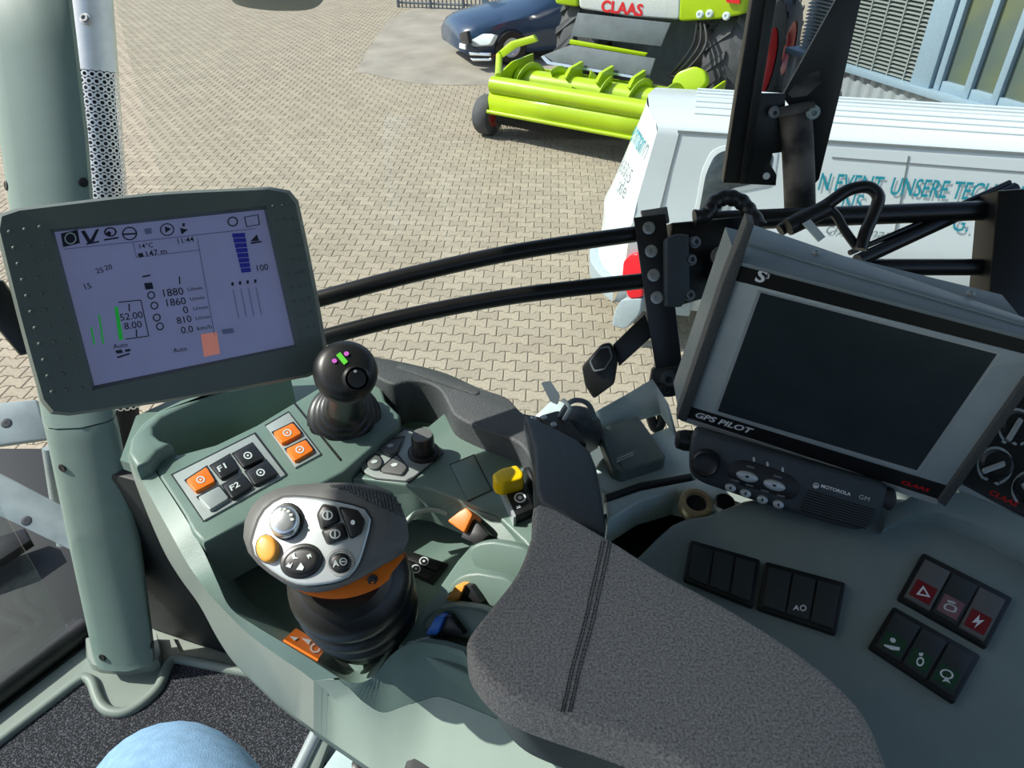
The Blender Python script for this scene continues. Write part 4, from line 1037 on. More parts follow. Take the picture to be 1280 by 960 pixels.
inn0 = quadring(iq1, NQ); inn1 = quadring(iq, NQ)
def on(pts, off): return [CB.p(x, y, off) for x, y in pts]
loft('housing', [on(sc(outer, 0.90), -0.027), on(sc(outer, 0.985), -0.024), on(outer, -0.014), on(sc(outer, 0.996), -0.006), on(sc(outer, 0.975), 0.0), on(inn0, 0.0015), on(inn1, -0.007)], 'housing', cbt, True, False, 35)
slab('back_cover', CB, sc(outer, 0.92), -0.022, -0.030, 'housing', cbt)
scr = slab('screen', CB, iq, -0.0068, -0.012, 'screenon', cbt)
bm = bmesh.new()
for (a, b, c, d) in (((12, 290), (50, 284), (102, 485), (65, 490)), ((341, 258), (365, 256), (396, 423), (379, 428))):
    for j in range(11):
        q = quad([a, b, c, d], 0, 1, j / 10, j / 10)
        for u in (0, 0.5, 1):
            p = CB.p(*tuple(Vector(q[0]).lerp(Vector(q[1]), u)), 0.0)
            bm_lathe(bm, p, CB.n, [(0.0019, -0.001), (0.0016, 0.0012), (0.0008, 0.002)], 8)
tag(bm_add('grip_nubs', bm, 'housing', cbt, 60), kind='stuff')
slab('mounting_arm', CB, [(-20, 346), (4, 350), (40, 400), (45, 440), (24, 444), (-20, 392)], -0.030, -0.05, 'blackp', cbt, 0.004)
# screen contents
SO = 0.0006 - 0.0068
def stx(s, p0, p1, m_='ink', ys=1.0): return text('screen_text', CB, s, p0, p1, m_, scr, SO, ys, 0, 0.004)
def sfl(pts, m_='ink', name='screen_mark', o_=0.0): return flat(name, CB, pts, m_, scr, SO + o_)
sfl([(76, 292), (97, 287), (100, 304), (79, 309)]); ringsym('screen_icon', CB, ell(88, 298, 7.5, 7.5, 0, 16), 'softwhite', scr, SO + 0.0004, 0.8)
sfl([(101, 289), (106, 288), (113, 300), (120, 287), (124, 286), (117, 302), (110, 304)]); sfl([(108, 304), (124, 301), (124, 303), (108, 306)])
ringsym('screen_icon', CB, ell(138, 290, 8, 6), 'ink', scr, SO, 0.72); sfl(ell(136, 292, 3, 3)); sfl([(130, 299), (148, 296), (148, 298), (130, 301)])
ringsym('screen_icon', CB, ell(162, 292, 9.5, 8.5), 'ink', scr, SO, 0.82); sfl([(154, 292), (170, 291), (170, 293), (154, 294)])
sfl([(180, 286), (189, 285), (190, 292), (182, 293)], 'inkfaint'); ringsym('screen_icon', CB, ell(209, 287, 9, 8), 'ink', scr, SO, 0.84); sfl([(206, 283), (214, 286), (207, 291)])
sfl([(225, 285), (235, 287), (227, 293)]); sfl([(228, 279), (231, 279), (231, 283), (228, 283)])
ringsym('screen_icon', CB, ell(291, 277, 7, 6.5, 0, 8), 'ink', scr, SO, 0.75)
ringsym('screen_icon', CB, [(305, 271), (323, 268), (325, 281), (308, 284)], 'ink', scr, SO, 0.86)
sfl([(80, 311), (166, 302), (320, 285), (320, 286), (166, 303), (80, 312)], 'inkfaint')
sfl([(246, 297), (247, 297), (269, 420), (268, 420)], 'inkfaint'); sfl([(166, 303), (167, 303), (171, 322), (170, 322)], 'inkfaint'); sfl([(170, 321), (250, 312), (250, 313), (170, 322)], 'inkfaint')
stx('14°C', (175, 311), (192, 309)); stx('147 m', (184, 321), (209, 317)); stx('11:44', (223, 305), (243, 302))
sfl([(172, 317), (178, 316), (180, 321), (174, 322)])
for dy in range(8):
    sfl([(290 + dy * 1.55, 292 + dy * 6.2), (306 + dy * 1.0, 291 + dy * 6.2), (307 + dy * 1.0, 296.4 + dy * 6.2), (291 + dy * 1.55, 297.6 + dy * 6.2)], 'inkblue')
stx('100', (322, 339), (336, 337)); stx('25', (121, 342), (130, 340)); stx('20', (132, 338), (141, 336)); stx('15', (107, 362), (115, 360))
sfl([(313, 302), (321, 293), (324, 301)]); sfl([(313, 303), (327, 301), (327, 303), (314, 305)])
sfl([(143, 384), (147, 383), (154, 424), (149, 426)], 'inkgreen'); sfl([(123, 393), (125, 393), (130, 429), (128, 430)], 'inkgreen'); sfl([(113, 409), (115, 409), (119, 430), (117, 431)], 'inkgreen')
for a, b in (((148, 378), (176, 375)), ((176, 375), (186, 420)), ((186, 420), (157, 424))):
    v = Vector((b[0] - a[0], b[1] - a[1])).normalized(); n_ = Vector((-v.y, v.x)) * 0.6
    sfl([(a[0] + n_.x, a[1] + n_.y), (b[0] + n_.x, b[1] + n_.y), (b[0] - n_.x, b[1] - n_.y), (a[0] - n_.x, a[1] - n_.y)])
stx('1', (161, 389), (162.6, 389)); stx('52.00', (151, 401), (179, 397)); stx('8.00', (156, 412), (178, 409)); stx('1', (170, 421), (171.6, 421))
for x, y in ((189, 369), (193, 382), (196, 397), (200, 408)):
    ringsym('screen_icon', CB, ell(x, y, 5, 5), 'ink', scr, SO, 0.7)
sfl([(180, 354), (190, 353), (192, 361), (182, 362)]); sfl([(178, 345), (188, 343), (188, 345), (178, 347)])
stx('1', (224, 355), (225.6, 355)); stx('1880', (205, 371), (230, 368)); stx('1860', (209, 383), (233, 380)); stx('0', (230, 392), (236, 391)); stx('810', (222, 405), (240, 402)); stx('0.0', (227, 417), (242, 415))
for x, y in ((235, 364), (238, 376), (242, 388), (245, 400), (247, 413)): stx('U/min' if y < 410 else 'km/h', (x, y), (x + 18, y - 2.5), 'ink', 0.8)
stx('Auto', (217, 441), (234, 438)); sfl([(251, 418), (271, 415), (275, 442), (255, 446)], 'inksalmon')
stx('Auto', (142, 436), (160, 433)); sfl([(144, 438), (152, 437), (154, 441), (146, 442)]); sfl([(156, 437), (163, 436), (163, 439), (157, 440)]); sfl([(146, 446), (162, 441), (162, 443), (147, 448)])
for k in range(4):
    x = 289 + k * 9.5; sfl([(x, 353 - k * 1.2), (x + 3, 352.6 - k * 1.2), (x + 3.2, 357 - k * 1.2), (x + .5, 357.4 - k * 1.2)]); sfl([(x + 2, 362 - k), (x + 3, 362 - k), (x + 10, 398 - k * 1.5), (x + 9, 398 - k * 1.5)], 'inkfaint')
sfl([(277, 412), (291, 410), (293, 416), (279, 418)], 'inkfaint')

# ================================================================== GUIDANCE TERMINAL (right)
GP = Plane(CAM + camvec(0.322, 0.0, 0.738), camvec(-0.455, -0.635, -0.62))
gt = empty('guidance_terminal', GP.p(1010, 570, -0.02), 'grey metal guidance terminal with a dark blank screen', 'monitor')
EXT = Vector((0.004, 0.070, 0.004))
fq = [(922, 328), (1300, 426), (1300, 452), (1172, 632), (850, 526)]
slab('housing', GP, fq, 0.0, 0.0, 'term', gt, 0.002, 2, EXT)
gt_top = [GP.p(922, 328, 0.002), GP.p(1300, 426, 0.002)]
fp = slab('front_plate', GP, [(918, 351), (1300, 448), (1300, 452), (1184, 608), (862, 508)], 0.0015, -0.001, 'termface', gt, 0.0005)
slab('top_strip', GP, [(923, 331), (1300, 428), (1300, 447), (917, 350)], 0.002, -0.001, 'blackp', gt)
slab('bottom_strip', GP, [(861, 508), (1186, 608), (1174, 625), (854, 521)], 0.002, -0.001, 'blackp', gt)
slab('trim_strip', GP, [(854, 521.5), (1174, 625.5), (1171, 631), (851, 526)], 0.003, -0.002, 'silver', gt)
sg = slab('screen', GP, [(951, 366), (1246, 443), (1146, 588), (897, 514)], 0.0022, -0.001, 'screenoff', gt)
slab('screen_edge', GP, [(948, 362), (1252, 442), (1148, 593), (892, 515)], 0.0018, -0.001, 'silver', gt)
text('lettering', GP, 'GPS PILOT', (869, 521), (941, 543), 'white', gt, 0.0026, 0.9, 0.35, 0.03)
text('lettering', GP, 'S', (943, 351), (957, 354), 'white', gt, 0.0026, 1.0, 0.2, 0.03)
text('lettering', GP, '3', (957, 348), (961, 349), 'white', gt, 0.0026, 1.0)
text('lettering', GP, 'CLAAS', (1126, 604), (1161, 615), 'redtext', gt, 0.0026, 0.8, 0.2, 0.03)
# side flanges
slab('side_flange', GP, [(934, 277), (943, 281), (922, 345), (858, 527), (846, 524), (905, 350)], 0.006, 0.0, 'rim', gt, 0.001, 2, Vector((0.003, 0.02, 0)))
slab('side_flange', GP, [(1173, 628), (1300, 449), (1300, 468), (1182, 634)], 0.006, 0.0, 'rim', gt, 0.001, 2, Vector((0.003, 0.03, 0)))
# folded hood on top with crease and screws
TPt = [GP.p(922, 328, 0), GP.p(1300, 426, 0)]
hn = (TPt[1] - TPt[0]).cross(EXT); hn = hn if hn.z > 0 else -hn
HP = Plane(TPt[0], hn)
slab('hood', HP, [(923, 327), (1300, 425), (1300, 403), (937, 279)], 0.0035, 0.0, 'term', gt, 0.001)
slab('hood_step', HP, [(929, 302), (1300, 411), (1300, 403), (937, 279)], 0.0055, 0.003, 'term', gt, 0.001)
for x, y in ((1020, 317), (1213, 368)):
    bolt(HP, x, y, 0.004, gt, 'bolt', 0.0055, 0.0025, 'screw')

# ------------------------------------------------------------------ two way radio
RPl = Plane(ray(985, 600, 0.80), Vector((-0.28, -0.80, 0.52)))
ra = empty('two_way_radio', RPl.p(985, 640, -0.03), 'black two way radio with oval buttons under the guidance terminal', 'radio')
slab('body', RPl, rnd([(866, 536), (1112, 606), (1106, 634), (1094, 656), (1076, 664), (1056, 661), (958, 632), (876, 604), (861, 592), (861, 560)], 10, 4), 0.0, -0.05, 'endplate', ra, 0.006, 3)
lathe('side_knob', RPl.p(864, 551, -0.02), Vector((-0.9, 0, 0.1)), [(0.012, -0.01), (0.012, 0.008), (0.010, 0.016), (0.006, 0.017)], 'blackp', ra, 16)
kd = lathe('volume_knob', RPl.p(882, 578, 0.0), RPl.n, [(0.0155, -0.002), (0.0150, 0.010), (0.0125, 0.0135), (0.010, 0.012), (0.004, 0.0125)], 'blackp', ra, 26)
slab('button_field', RPl, crp([(908, 590), (920, 577), (940, 577), (985, 593), (998, 605), (997, 618), (985, 624), (955, 614), (925, 606)], 4), 0.0012, -0.001, 'blackp', ra, 0.0006)
for x, y in ((934, 596), (968, 607)):
    bb = slab('oval_button', RPl, ell(x, y, 14.5, 6.5, 16, 20), 0.0045, 0.0, 'silver', ra, 0.0015)
    flat('symbol', RPl, ell(x, y, 3, 1.6, 16, 6), 'blackp', bb, 0.0049)
for x, y in ((913, 610), (932, 617), (953, 625), (973, 631)):
    bb = slab('round_button', RPl, ell(x, y, 7.2, 5.2, 16, 18), 0.0040, 0.0, 'silver', ra, 0.0012)
    flat('symbol', RPl, ell(x, y, 1.6, 2.0, 0, 6), 'blackp', bb, 0.0044)
for x, y in ((938, 584), (972, 596), (919, 601), (937, 607), (956, 614), (976, 620)):
    slab('indicator_bar', RPl, quad([(x - 5, y - 2.6), (x + 5, y + 0.2), (x + 5, y + 2.2), (x - 5, y - 0.4)], 0, 1, 0, 1), 0.0022, 0.0, 'flap', ra)
for x, y in ((942, 574), (959, 580), (978, 587)):
    flat('tick_mark', RPl, [(x - 1, y - 3), (x + 1.5, y - 2.5), (x + 2, y + 3), (x - 1, y + 2.5)], 'softwhite', ra, 0.0005)
gq = [(1010, 612), (1094, 637), (1082, 660), (1000, 637)]
for k in range(9):
    v = k / 8
    q = quad(gq, 0.0, 1.0, v, v); a, b = Vector(q[0]), Vector(q[1])
    slab('speaker_slot', RPl, [(a.x, a.y), (b.x, b.y), (b.x, b.y + 1.4), (a.x, a.y + 1.4)], 0.0008, -0.001, 'dark', ra)
    if k < 8: slab('speaker_rib', RPl, [(a.x, a.y + 1.5), (b.x, b.y + 1.5), (b.x - 1, b.y + 2.9), (a.x - 1, a.y + 2.9)], 0.002, -0.001, 'endplate', ra)
text('lettering', RPl, 'MOTOROLA', (1026, 609), (1063, 620), 'white', ra, 0.0006, 0.9, 0, 0.03)
text('lettering', RPl, 'GM', (1073, 623), (1086, 627), 'softwhite', ra, 0.0006, 0.9)
ringsym('logo', RPl, ell(1020, 607, 4, 3.6, 0, 14), 'white', ra, 0.0006, 0.75)
flat('logo', RPl, [(1017.5, 609), (1019, 605), (1020, 607.5), (1021, 605.5), (1022.5, 610), (1020, 609)], 'white', ra, 0.0006)
slab('mount_bracket', RPl, rnd([(1100, 612), (1120, 612), (1122, 628), (1114, 640), (1102, 634)], 5), -0.006, -0.03, 'blackp', ra, 0.002)

# ================================================================== SIDE CONSOLE
SC_ = Plane((0.33, 0.47, CZ - 0.62), (-0.05, -0.20, 0.97))
sc_ = empty('side_console', SC_.p(1000, 900, -0.1), 'dark slate moulded side console holding rocker switches', 'console')
slab('top', SC_, cr and [(740, 745), (775, 712), (798, 692), (822, 668), (840, 652), (858, 644), (885, 640), (930, 622), (985, 612), (1050, 612), (1090, 615), (1120, 618), (1140, 620), (1180, 622), (1240, 660), (1420, 740), (1980, 990), (1980, 1500), (1000, 1150), (740, 900)], 0.0, -0.14, 'sidecon', sc_, 0.012, 4)
loft('moulded_ridge', [[SC_.p(x, y, h) for x, y, h in r] for r in (
    [(1100, 668, .0005), (1128, 655, .0005), (1170, 655, .0005), (1230, 680, .0005), (1400, 770, .0005)],
    [(1104, 662, .010), (1132, 645, .016), (1175, 640, .020), (1238, 662, .022), (1400, 740, .022)],
    [(1108, 640, .012), (1140, 620, .022), (1185, 612, .03), (1245, 632, .03), (1400, 700, .03)])], 'sidecon', sc_, smooth=60)

def rockers(label, q, syms, cols):
    r = empty('rocker_panel', SC_.p(*q[3], 0.0), label, 'switch', 'rocker switch panels on the side console')
    slab('frame', SC_, rnd(q, 4, 3), 0.0055, -0.002, 'blackp', r, 0.0018)
    for k in range(3):
        u0, u1 = 0.05 + k * 0.305, 0.05 + k * 0.305 + 0.285
        qq = quad(q, u0, u1, 0.09, 0.91)
        up_ = 0.0095 if k % 2 == 0 else 0.0085
        pts = [SC_.p(*qq[0], up_), SC_.p(*qq[1], up_), SC_.p(*qq[2], up_ - 0.0015), SC_.p(*qq[3], up_ - 0.0015)]
        rk_ = prism('rocker', pts, SC_.n * -0.006, cols[k][0], r, 0.0016, 2)
        lens = quad(q, u0 + 0.03, u1 - 0.03, 0.50, 0.84)
        if cols[k][1]:
            flat('lens', Plane(pts[0], (pts[1] - pts[0]).cross(pts[2] - pts[0]) * -1), lens, cols[k][1], rk_, 0.0004 if True else 0)
        RP_ = Plane(pts[0], (pts[1] - pts[0]).cross(pts[2] - pts[0]))
        if RP_.n.z < 0: RP_.n = -RP_.n
        cx = sum(p[0] for p in lens) / 4; cy = sum(p[1] for p in lens) / 4; s = syms[k]; o_ = 0.0009
        if s == 'tri':
            ringsym('symbol', RP_, [(cx, cy - 8), (cx + 9, cy + 7), (cx - 9, cy + 3)], 'white', rk_, o_, 0.55)
        elif s == 'bolt':
            flat('symbol', RP_, [(cx + 2, cy - 9), (cx - 8, cy + 1), (cx - 1, cy + 1), (cx - 5, cy + 8), (cx + 8, cy - 2), (cx + 1, cy - 2)], 'white', rk_, o_)
        elif s == 'can':
            ringsym('symbol', RP_, rnd([(cx - 9, cy - 3), (cx - 2, cy - 5), (cx + 9, cy + 1), (cx + 6, cy + 8), (cx - 9, cy + 3)], 3), 'softwhite', rk_, o_, 0.65); flat('symbol', RP_, [(cx - 4, cy - 9), (cx + 6, cy - 6), (cx + 6, cy - 3), (cx - 4, cy - 6)], 'softwhite', rk_, o_)
        elif s == 'A':
            text('symbol', RP_, 'A', (cx - 9, cy + 6), (cx - 1, cy + 7), 'white', rk_, o_, 0.9, 0.2, 0.03); ringsym('symbol', RP_, ell(cx + 4, cy + 4, 4.2, 4, 0, 12), 'white', rk_, o_, 0.65)
        elif s == 'wash':
            flat('symbol', RP_, ell(cx - 1, cy - 4, 4, 3, 30, 10), 'white', rk_, o_); flat('symbol', RP_, [(cx - 12, cy + 1), (cx + 8, cy + 5), (cx + 7, cy + 9), (cx - 3, cy + 8), (cx - 12, cy + 3)], 'white', rk_, o_)
        elif s == 'drop':
            ringsym('symbol', RP_, ell(cx, cy + 2, 5, 6, 10, 14), 'white', rk_, o_, 0.6); flat('symbol', RP_, [(cx - 2, cy - 9), (cx + 4, cy - 9), (cx + 3, cy - 5), (cx - 1, cy - 5)], 'white', rk_, o_)
        elif s == 'wiper':
            ringsym('symbol', RP_, ell(cx, cy - 3, 9, 6, 20, 16), 'white', rk_, o_, 0.7); flat('symbol', RP_, [(cx - 6, cy + 6), (cx, cy), (cx + 5, cy + 9), (cx, cy + 6)], 'white', rk_, o_)
    return r
B_ = ('rocker', None)
rockers('strip of three blank black rocker switches beside the armrest pad', [(863, 674), (951, 699), (942, 759), (854, 724)], ['', '', ''], [B_, B_, B_])
rockers('strip of three black rocker switches with a white A symbol', [(957, 701), (1058, 728), (1046, 793), (947, 760)], ['', 'A', ''], [B_, B_, B_])
rockers('block of three rocker switches with red warning symbols', [(1154, 690), (1267, 747), (1234, 810), (1122, 747)], ['tri', 'can', 'bolt'], [('head', 'redkey'), ('rocker', 'pinkkey'), ('head', 'redkey')])
rockers('block of three black rocker switches with green lamp symbols', [(1117, 757), (1227, 819), (1194, 879), (1086, 808)], ['wash', 'drop', 'wiper'], [('rocker', 'greenkey'), ('rocker', 'greenkey'), ('rocker', 'greenkey')])

# ------------------------------------------------------------------ climate panel
AP = Plane(ray(1240, 590, 0.80), Vector((-0.35, -0.55, 0.76)))
ac = empty('climate_panel', AP.p(1250, 660, -0.02), 'black climate control panel with round knobs and red lettering', 'control panel')
slab('body', AP, [(1196, 614), (1206, 560), (1262, 480), (1420, 420), (1420, 740), (1290, 668), (1203, 628)], -0.003, -0.06, 'term', ac, 0.004)
slab('face', AP, rnd([(1200, 602), (1212, 556), (1266, 478), (1420, 420), (1420, 700), (1290, 650)], 6), 0.0, -0.004, 'blackp', ac, 0.001)
for x, y, a in ((1244, 582, -12), (1287, 612, 60), (1270, 534, -55)):
    k_ = lathe('knob', AP.p(x, y, 0), AP.n, [(0.0155, 0), (0.0150, 0.010), (0.012, 0.013), (0.004, 0.0135)], 'blackp', ac, 26)
    c_, s_2 = math.cos(math.radians(a)), math.sin(math.radians(a))
    slab('pointer', AP, rnd([(x - 15 * c_ - 3 * s_2, y - 15 * s_2 + 3 * c_ + 4), (x + 13 * c_ - 3 * s_2, y + 13 * s_2 + 3 * c_), (x + 13 * c_ + 4 * s_2, y + 13 * s_2 - 4 * c_), (x - 15 * c_ + 4 * s_2, y - 15 * s_2 - 4 * c_ + 4)], 2), 0.0185, 0.012, 'silver', k_, 0.001)
    ring = ell(x, y, 23, 24, 0, 24)
    n_ = len(ring)
    vs2 = [AP.p(px_, py_, 0.0008) for px_, py_ in ring] + [AP.p(x + (px_ - x) * 0.86, y + (py_ - y) * 0.86, 0.0008) for px_, py_ in ring]
    add('dial_scale', vs2, [(i, (i + 1) % n_, n_ + (i + 1) % n_, n_ + i) for i in range(n_) if i not in (5, 6, 7, 8)], 'softwhite', ac, 0)
for x, y in ((1232, 598), (1246, 604), (1255, 552), (1268, 554), (1278, 604)):
    flat('symbol', AP, [(x - 4, y), (x, y - 2), (x + 4, y + 1), (x + 1, y + 3)], 'softwhite', ac, 0.0008)
text('lettering', AP, 'CLAAS', (1236, 617), (1271, 634), 'redtext', ac, 0.001, 0.8, 0.2, 0.03)
slab('lower_lip', AP, rnd([(1197, 610), (1204, 606), (1290, 654), (1420, 715), (1420, 738), (1285, 668), (1203, 628)], 3), 0.004, -0.02, 'termface', ac, 0.003)

# ------------------------------------------------------------------ sill, storage recess, box
si = empty('window_ledge', HZ(ZC - 0.09).p(800, 600), 'pale blue grey moulded ledge under the window', 'ledge')
zl = HZ(ZC - 0.06)
slab('ledge_top', zl, [(735, 600), (748, 575), (762, 560), (840, 530), (858, 548), (872, 560), (905, 590), (910, 615), (890, 640), (866, 596), (800, 606), (764, 622)], 0.0, -0.05, 'sill', si, 0.006, 3)
slab('ledge_groove', zl, [(756, 618), (800, 603), (864, 591), (866, 596), (800, 608), (758, 624)], 0.003, -0.01, 'cabdark', si, 0.001)
slab('ledge_front', zl, [(756, 626), (800, 611), (868, 598), (905, 606), (925, 632), (900, 640), (880, 620), (845, 612), (800, 625), (760, 650)], 0.001, -0.04, 'sill', si, 0.005, 3)
loft('ledge_back', [[zl.p(x, y, h) for x, y, h in r] for r in ([(668, 522, .03), (690, 500, .035), (720, 508, .03), (744, 515, .03), (780, 495, .03), (815, 474, .03), (834, 505, .02)], [(668, 560, .0), (690, 556, .0), (720, 556, .0), (745, 548, .0), (790, 528, .0), (826, 518, .0), (845, 545, .0)])], 'sill', si, smooth=50, thick=0.004)
cup = empty('storage_recess', HZ(ZC - 0.16).p(810, 660), 'dark storage recess between armrest and side console', 'tray')
slab('recess_floor', HZ(ZC - 0.15), [(720, 690), (740, 640), (800, 618), (860, 606), (930, 630), (920, 690), (840, 720), (760, 740)], 0.0, -0.02, 'cabdark', cup)
loft('recess_wall', [[HZ(ZC - 0.064).p(x, y) for x, y in r1_] if i == 0 else [HZ(ZC - 0.15).p(x, y) for x, y in r1_] for i, r1_ in enumerate(([(748, 650), (775, 632), (810, 620), (846, 612), (885, 618), (910, 640)], [(748, 668), (775, 652), (810, 641), (846, 634), (885, 640), (910, 655)]))], 'endplate', cup, smooth=60, thick=0.003)
so_ = empty('brass_socket', HZ(ZC - 0.062).p(872, 630), 'brass ringed power socket in the ledge', 'socket')
lathe('ring', HZ(ZC - 0.062).p(870, 630, 0.0), Vector((0, -0.25, 1)), [(0.019, -0.01), (0.019, 0.003), (0.0165, 0.006), (0.0125, 0.006), (0.0115, 0.002), (0.0115, -0.012)], 'brass', so_, 26, cap=False)
lathe('bore', HZ(ZC - 0.062).p(870, 630, 0.0), Vector((0, -0.25, 1)), [(0.0114, -0.012), (0.0114, 0.001), (0.002, 0.0011)], 'dark', so_, 20)
lathe('cap_holder', HZ(ZC - 0.062).p(905, 630, 0.0), Vector((0, -0.25, 1)), [(0.012, -0.01), (0.012, 0.004), (0.010, 0.006), (0.003, 0.006)], 'blackp', so_, 18)
bx = empty('slate_box', zl.p(790, 590, 0), 'slate grey box with small hinged lid on the window ledge', 'box')
slab('body', zl, rnd([(747, 537), (797, 518), (833, 568), (829, 574), (778, 590), (765, 585)], 4), 0.016, 0.0, 'box', bx, 0.004, 3)
slab('lid', zl, rnd([(770, 570), (796, 559), (808, 579), (780, 588)], 3), 0.0175, 0.012, 'box', bx, 0.0012)
for a in (0, 3):
    slab('lid_mark', zl, [(771, 573 + a), (792, 564.5 + a), (792, 565.8 + a), (771, 574.3 + a)], 0.0183, 0.016, 'softwhite', bx)
cable = empty('tagged_cable', zl.p(700, 530, 0.06), 'thin grey cable with a white tag beside the dark end plate', 'cable')
tube('cable', cr([zl.p(x, y, h) for x, y, h in ((694, 532, .07), (700, 520, .10), (710, 505, .12), (722, 500, .12), (736, 506, .11), (744, 524, .09))], 6), 0.0028, 'flap', cable, 8)
tube('cable', cr([zl.p(x, y, h) for x, y, h in ((698, 540, .07), (705, 524, .10), (712, 510, .12), (704, 500, .12))], 6), 0.0022, 'softwhite', cable, 8)
slab('tag', Plane(zl.p(688, 490, 0.12), (-0.2, -0.6, 0.7)), rnd([(676, 478), (688, 476), (700, 494), (697, 506), (688, 502)], 3), 0.0, -0.0015, 'softwhite', cable)
hk = empty('black_handle_block', zl.p(715, 540, 0.0), 'black moulded handle block behind the dark end plate', 'handle')
loft('block', [[zl.p(x, y, h) for x, y in pts] for pts, h in ((ell(722, 545, 32, 24, 0, 18), 0.0), (ell(722, 532, 30, 20, 0, 18), 0.05), (ell(720, 522, 24, 15, 0, 18), 0.075), (ell(719, 516, 14, 9, 0, 18), 0.085))], 'endplate', hk, True, True, 60)
slab('cover', zl, rnd([(672, 520), (700, 512), (720, 535), (735, 556), (700, 545)], 6), 0.10, 0.03, 'cabdark', hk, 0.006, 3)
for x, y in ((667, 523), (680, 522), (692, 531)): bolt(zl, x, y, 0.0035, hk, 'silver', 0.1, 0.002, 'stud')

# ================================================================== RAILS AND MOUNTS
rl = empty('curved_rail', ray(812, 330, 1.02), 'pair of curved black tube rails bolted to an upright plate', 'rail')
t1 = cr([ray(x, y, d) for x, y, d in ((150, 452, 0.98), (300, 402, 0.97), (405, 372, 0.97), (520, 342, 0.98), (650, 314, 1.0), (806, 291, 1.03))], 6)
t2 = cr([ray(x, y, d) for x, y, d in ((160, 498, 0.98), (300, 452, 0.97), (412, 420, 0.97), (520, 393, 0.98), (650, 369, 1.0), (815, 350, 1.03))], 6)
tube('upper_tube', t1, 0.0110, 'blackpaint', rl, 14)
tube('lower_tube', t2, 0.0110, 'blackpaint', rl, 14)
MP = Plane(ray(812, 330, 1.015), Vector((-0.15, -0.82, 0.5)))
slab('clamp_plate', MP, [(792, 272), (832, 267), (838, 330), (853, 458), (820, 464), (809, 395), (800, 330)], 0.004, -0.006, 'blackpaint', rl, 0.001)
slab('clamp_block', MP, [(801, 263), (834, 258), (837, 276), (806, 280)], -0.004, -0.03, 'head', rl, 0.002)
for x, y in ((811, 285), (814, 314), (817, 344), (821, 372)): bolt(MP, x, y, 0.0085, rl, 'bolt', 0.004, 0.006)
mb = empty('terminal_mount', ray(870, 330, 1.0), 'black bracket block joining the rail to the guidance terminal', 'bracket')
MB_ = Plane(ray(880, 330, 1.02), Vector((0.1, -0.85, 0.5)))
slab('backing_box', MB_, [(842, 278), (952, 268), (940, 320), (905, 366), (838, 386), (836, 300)], -0.01, -0.05, 'blackpaint', mb, 0.004)
slab('pivot_block', MB_, rnd([(833, 298), (846, 292), (862, 293), (863, 362), (853, 384), (833, 384)], 4), 0.02, -0.02, 'endplate', mb, 0.003)
for x, y in ((868, 303), (863, 325), (861, 369)): bolt(MB_, x, y, 0.008, mb, 'flap', 0.012, 0.01)
lathe('swivel', MB_.p(905, 332, -0.01), MB_.n, [(0.026, 0), (0.026, 0.02), (0.02, 0.03), (0.012, 0.032)], 'blackp', mb, 20)
for x, y in ((899, 320), (903, 348)): bolt(MB_, x, y, 0.012, mb, 'head', 0.02, 0.014)
la = empty('lower_mount_arm', ray(820, 440, 0.99), 'black flat arm with latch connector hanging from the rail plate', 'bracket')
slab('arm', MP, [(766, 431), (806, 392), (816, 420), (774, 458)], 0.0, -0.012, 'blackpaint', la, 0.002)
slab('latch', MP, rnd([(727, 458), (752, 430), (763, 428), (773, 447), (768, 480), (742, 499), (731, 482)], 4), 0.012, -0.014, 'rubber', la, 0.003)
slab('latch_cap', MP, rnd([(736, 452), (750, 434), (762, 432), (766, 446), (756, 462), (742, 465)], 3), 0.018, 0.01, 'blackp', la, 0.002)
ringsym('latch_edge', MP, rnd([(736, 452), (750, 434), (762, 432), (766, 446), (756, 462), (742, 465)], 3), 'flap', la, 0.0186, 0.86)
slab('knuckle', MP, rnd([(815, 460), (856, 455), (859, 492), (836, 497), (809, 494)], 4), 0.008, -0.02, 'blackp', la, 0.004)
bolt(MP, 836, 474, 0.012, la, 'endplate', 0.008, 0.012)
slab('hook', MP, rnd([(819, 482), (836, 478), (838, 490), (822, 494)], 2), 0.018, 0.006, 'rubber', la, 0.002)
tube('strap', cr([MP.p(x, y, 0.0) for x, y in ((815, 492), (812, 512), (818, 534), (826, 530), (828, 505))], 5), 0.007, 'blackp', la, 8)
rr_ = empty('cross_rail', ray(1250, 300, 1.12), 'straight black cross tubes fixed to a square post', 'rail')
tube('upper_tube', [ray(880, 277, 1.10), ray(1000, 272, 1.11), ray(1260, 262, 1.13)], 0.0145, 'blackpaint', rr_, 14)
tube('lower_tube', [ray(1080, 334, 1.12), ray(1262, 334, 1.13)], 0.0125, 'blackpaint', rr_, 14)
XP = Plane(ray(1260, 300, 1.10), Vector((-0.1, -0.85, 0.5)))
slab('square_post', XP, [(1248, 238), (1330, 232), (1330, 500), (1226, 480)], 0.01, -0.05, 'blackpaint', rr_, 0.003)
tube('wall_stub', [XP.p(1300, 400, -0.03), Vector((1.155, XP.p(1300, 400, -0.03).y + 0.05, XP.p(1300, 400, -0.03).z))], 0.02, 'blackpaint', rr_, 12)
tube('brace_rod', [ray(1072, 326, 1.09), ray(1150, 290, 1.12), ray(1268, 236, 1.16)], 0.010, 'blackpaint', rr_, 10)
tube('brace_rod', [ray(1062, 316, 1.09), ray(1140, 283, 1.12), ray(1262, 228, 1.16)], 0.004, 'blackpaint', rr_, 8)
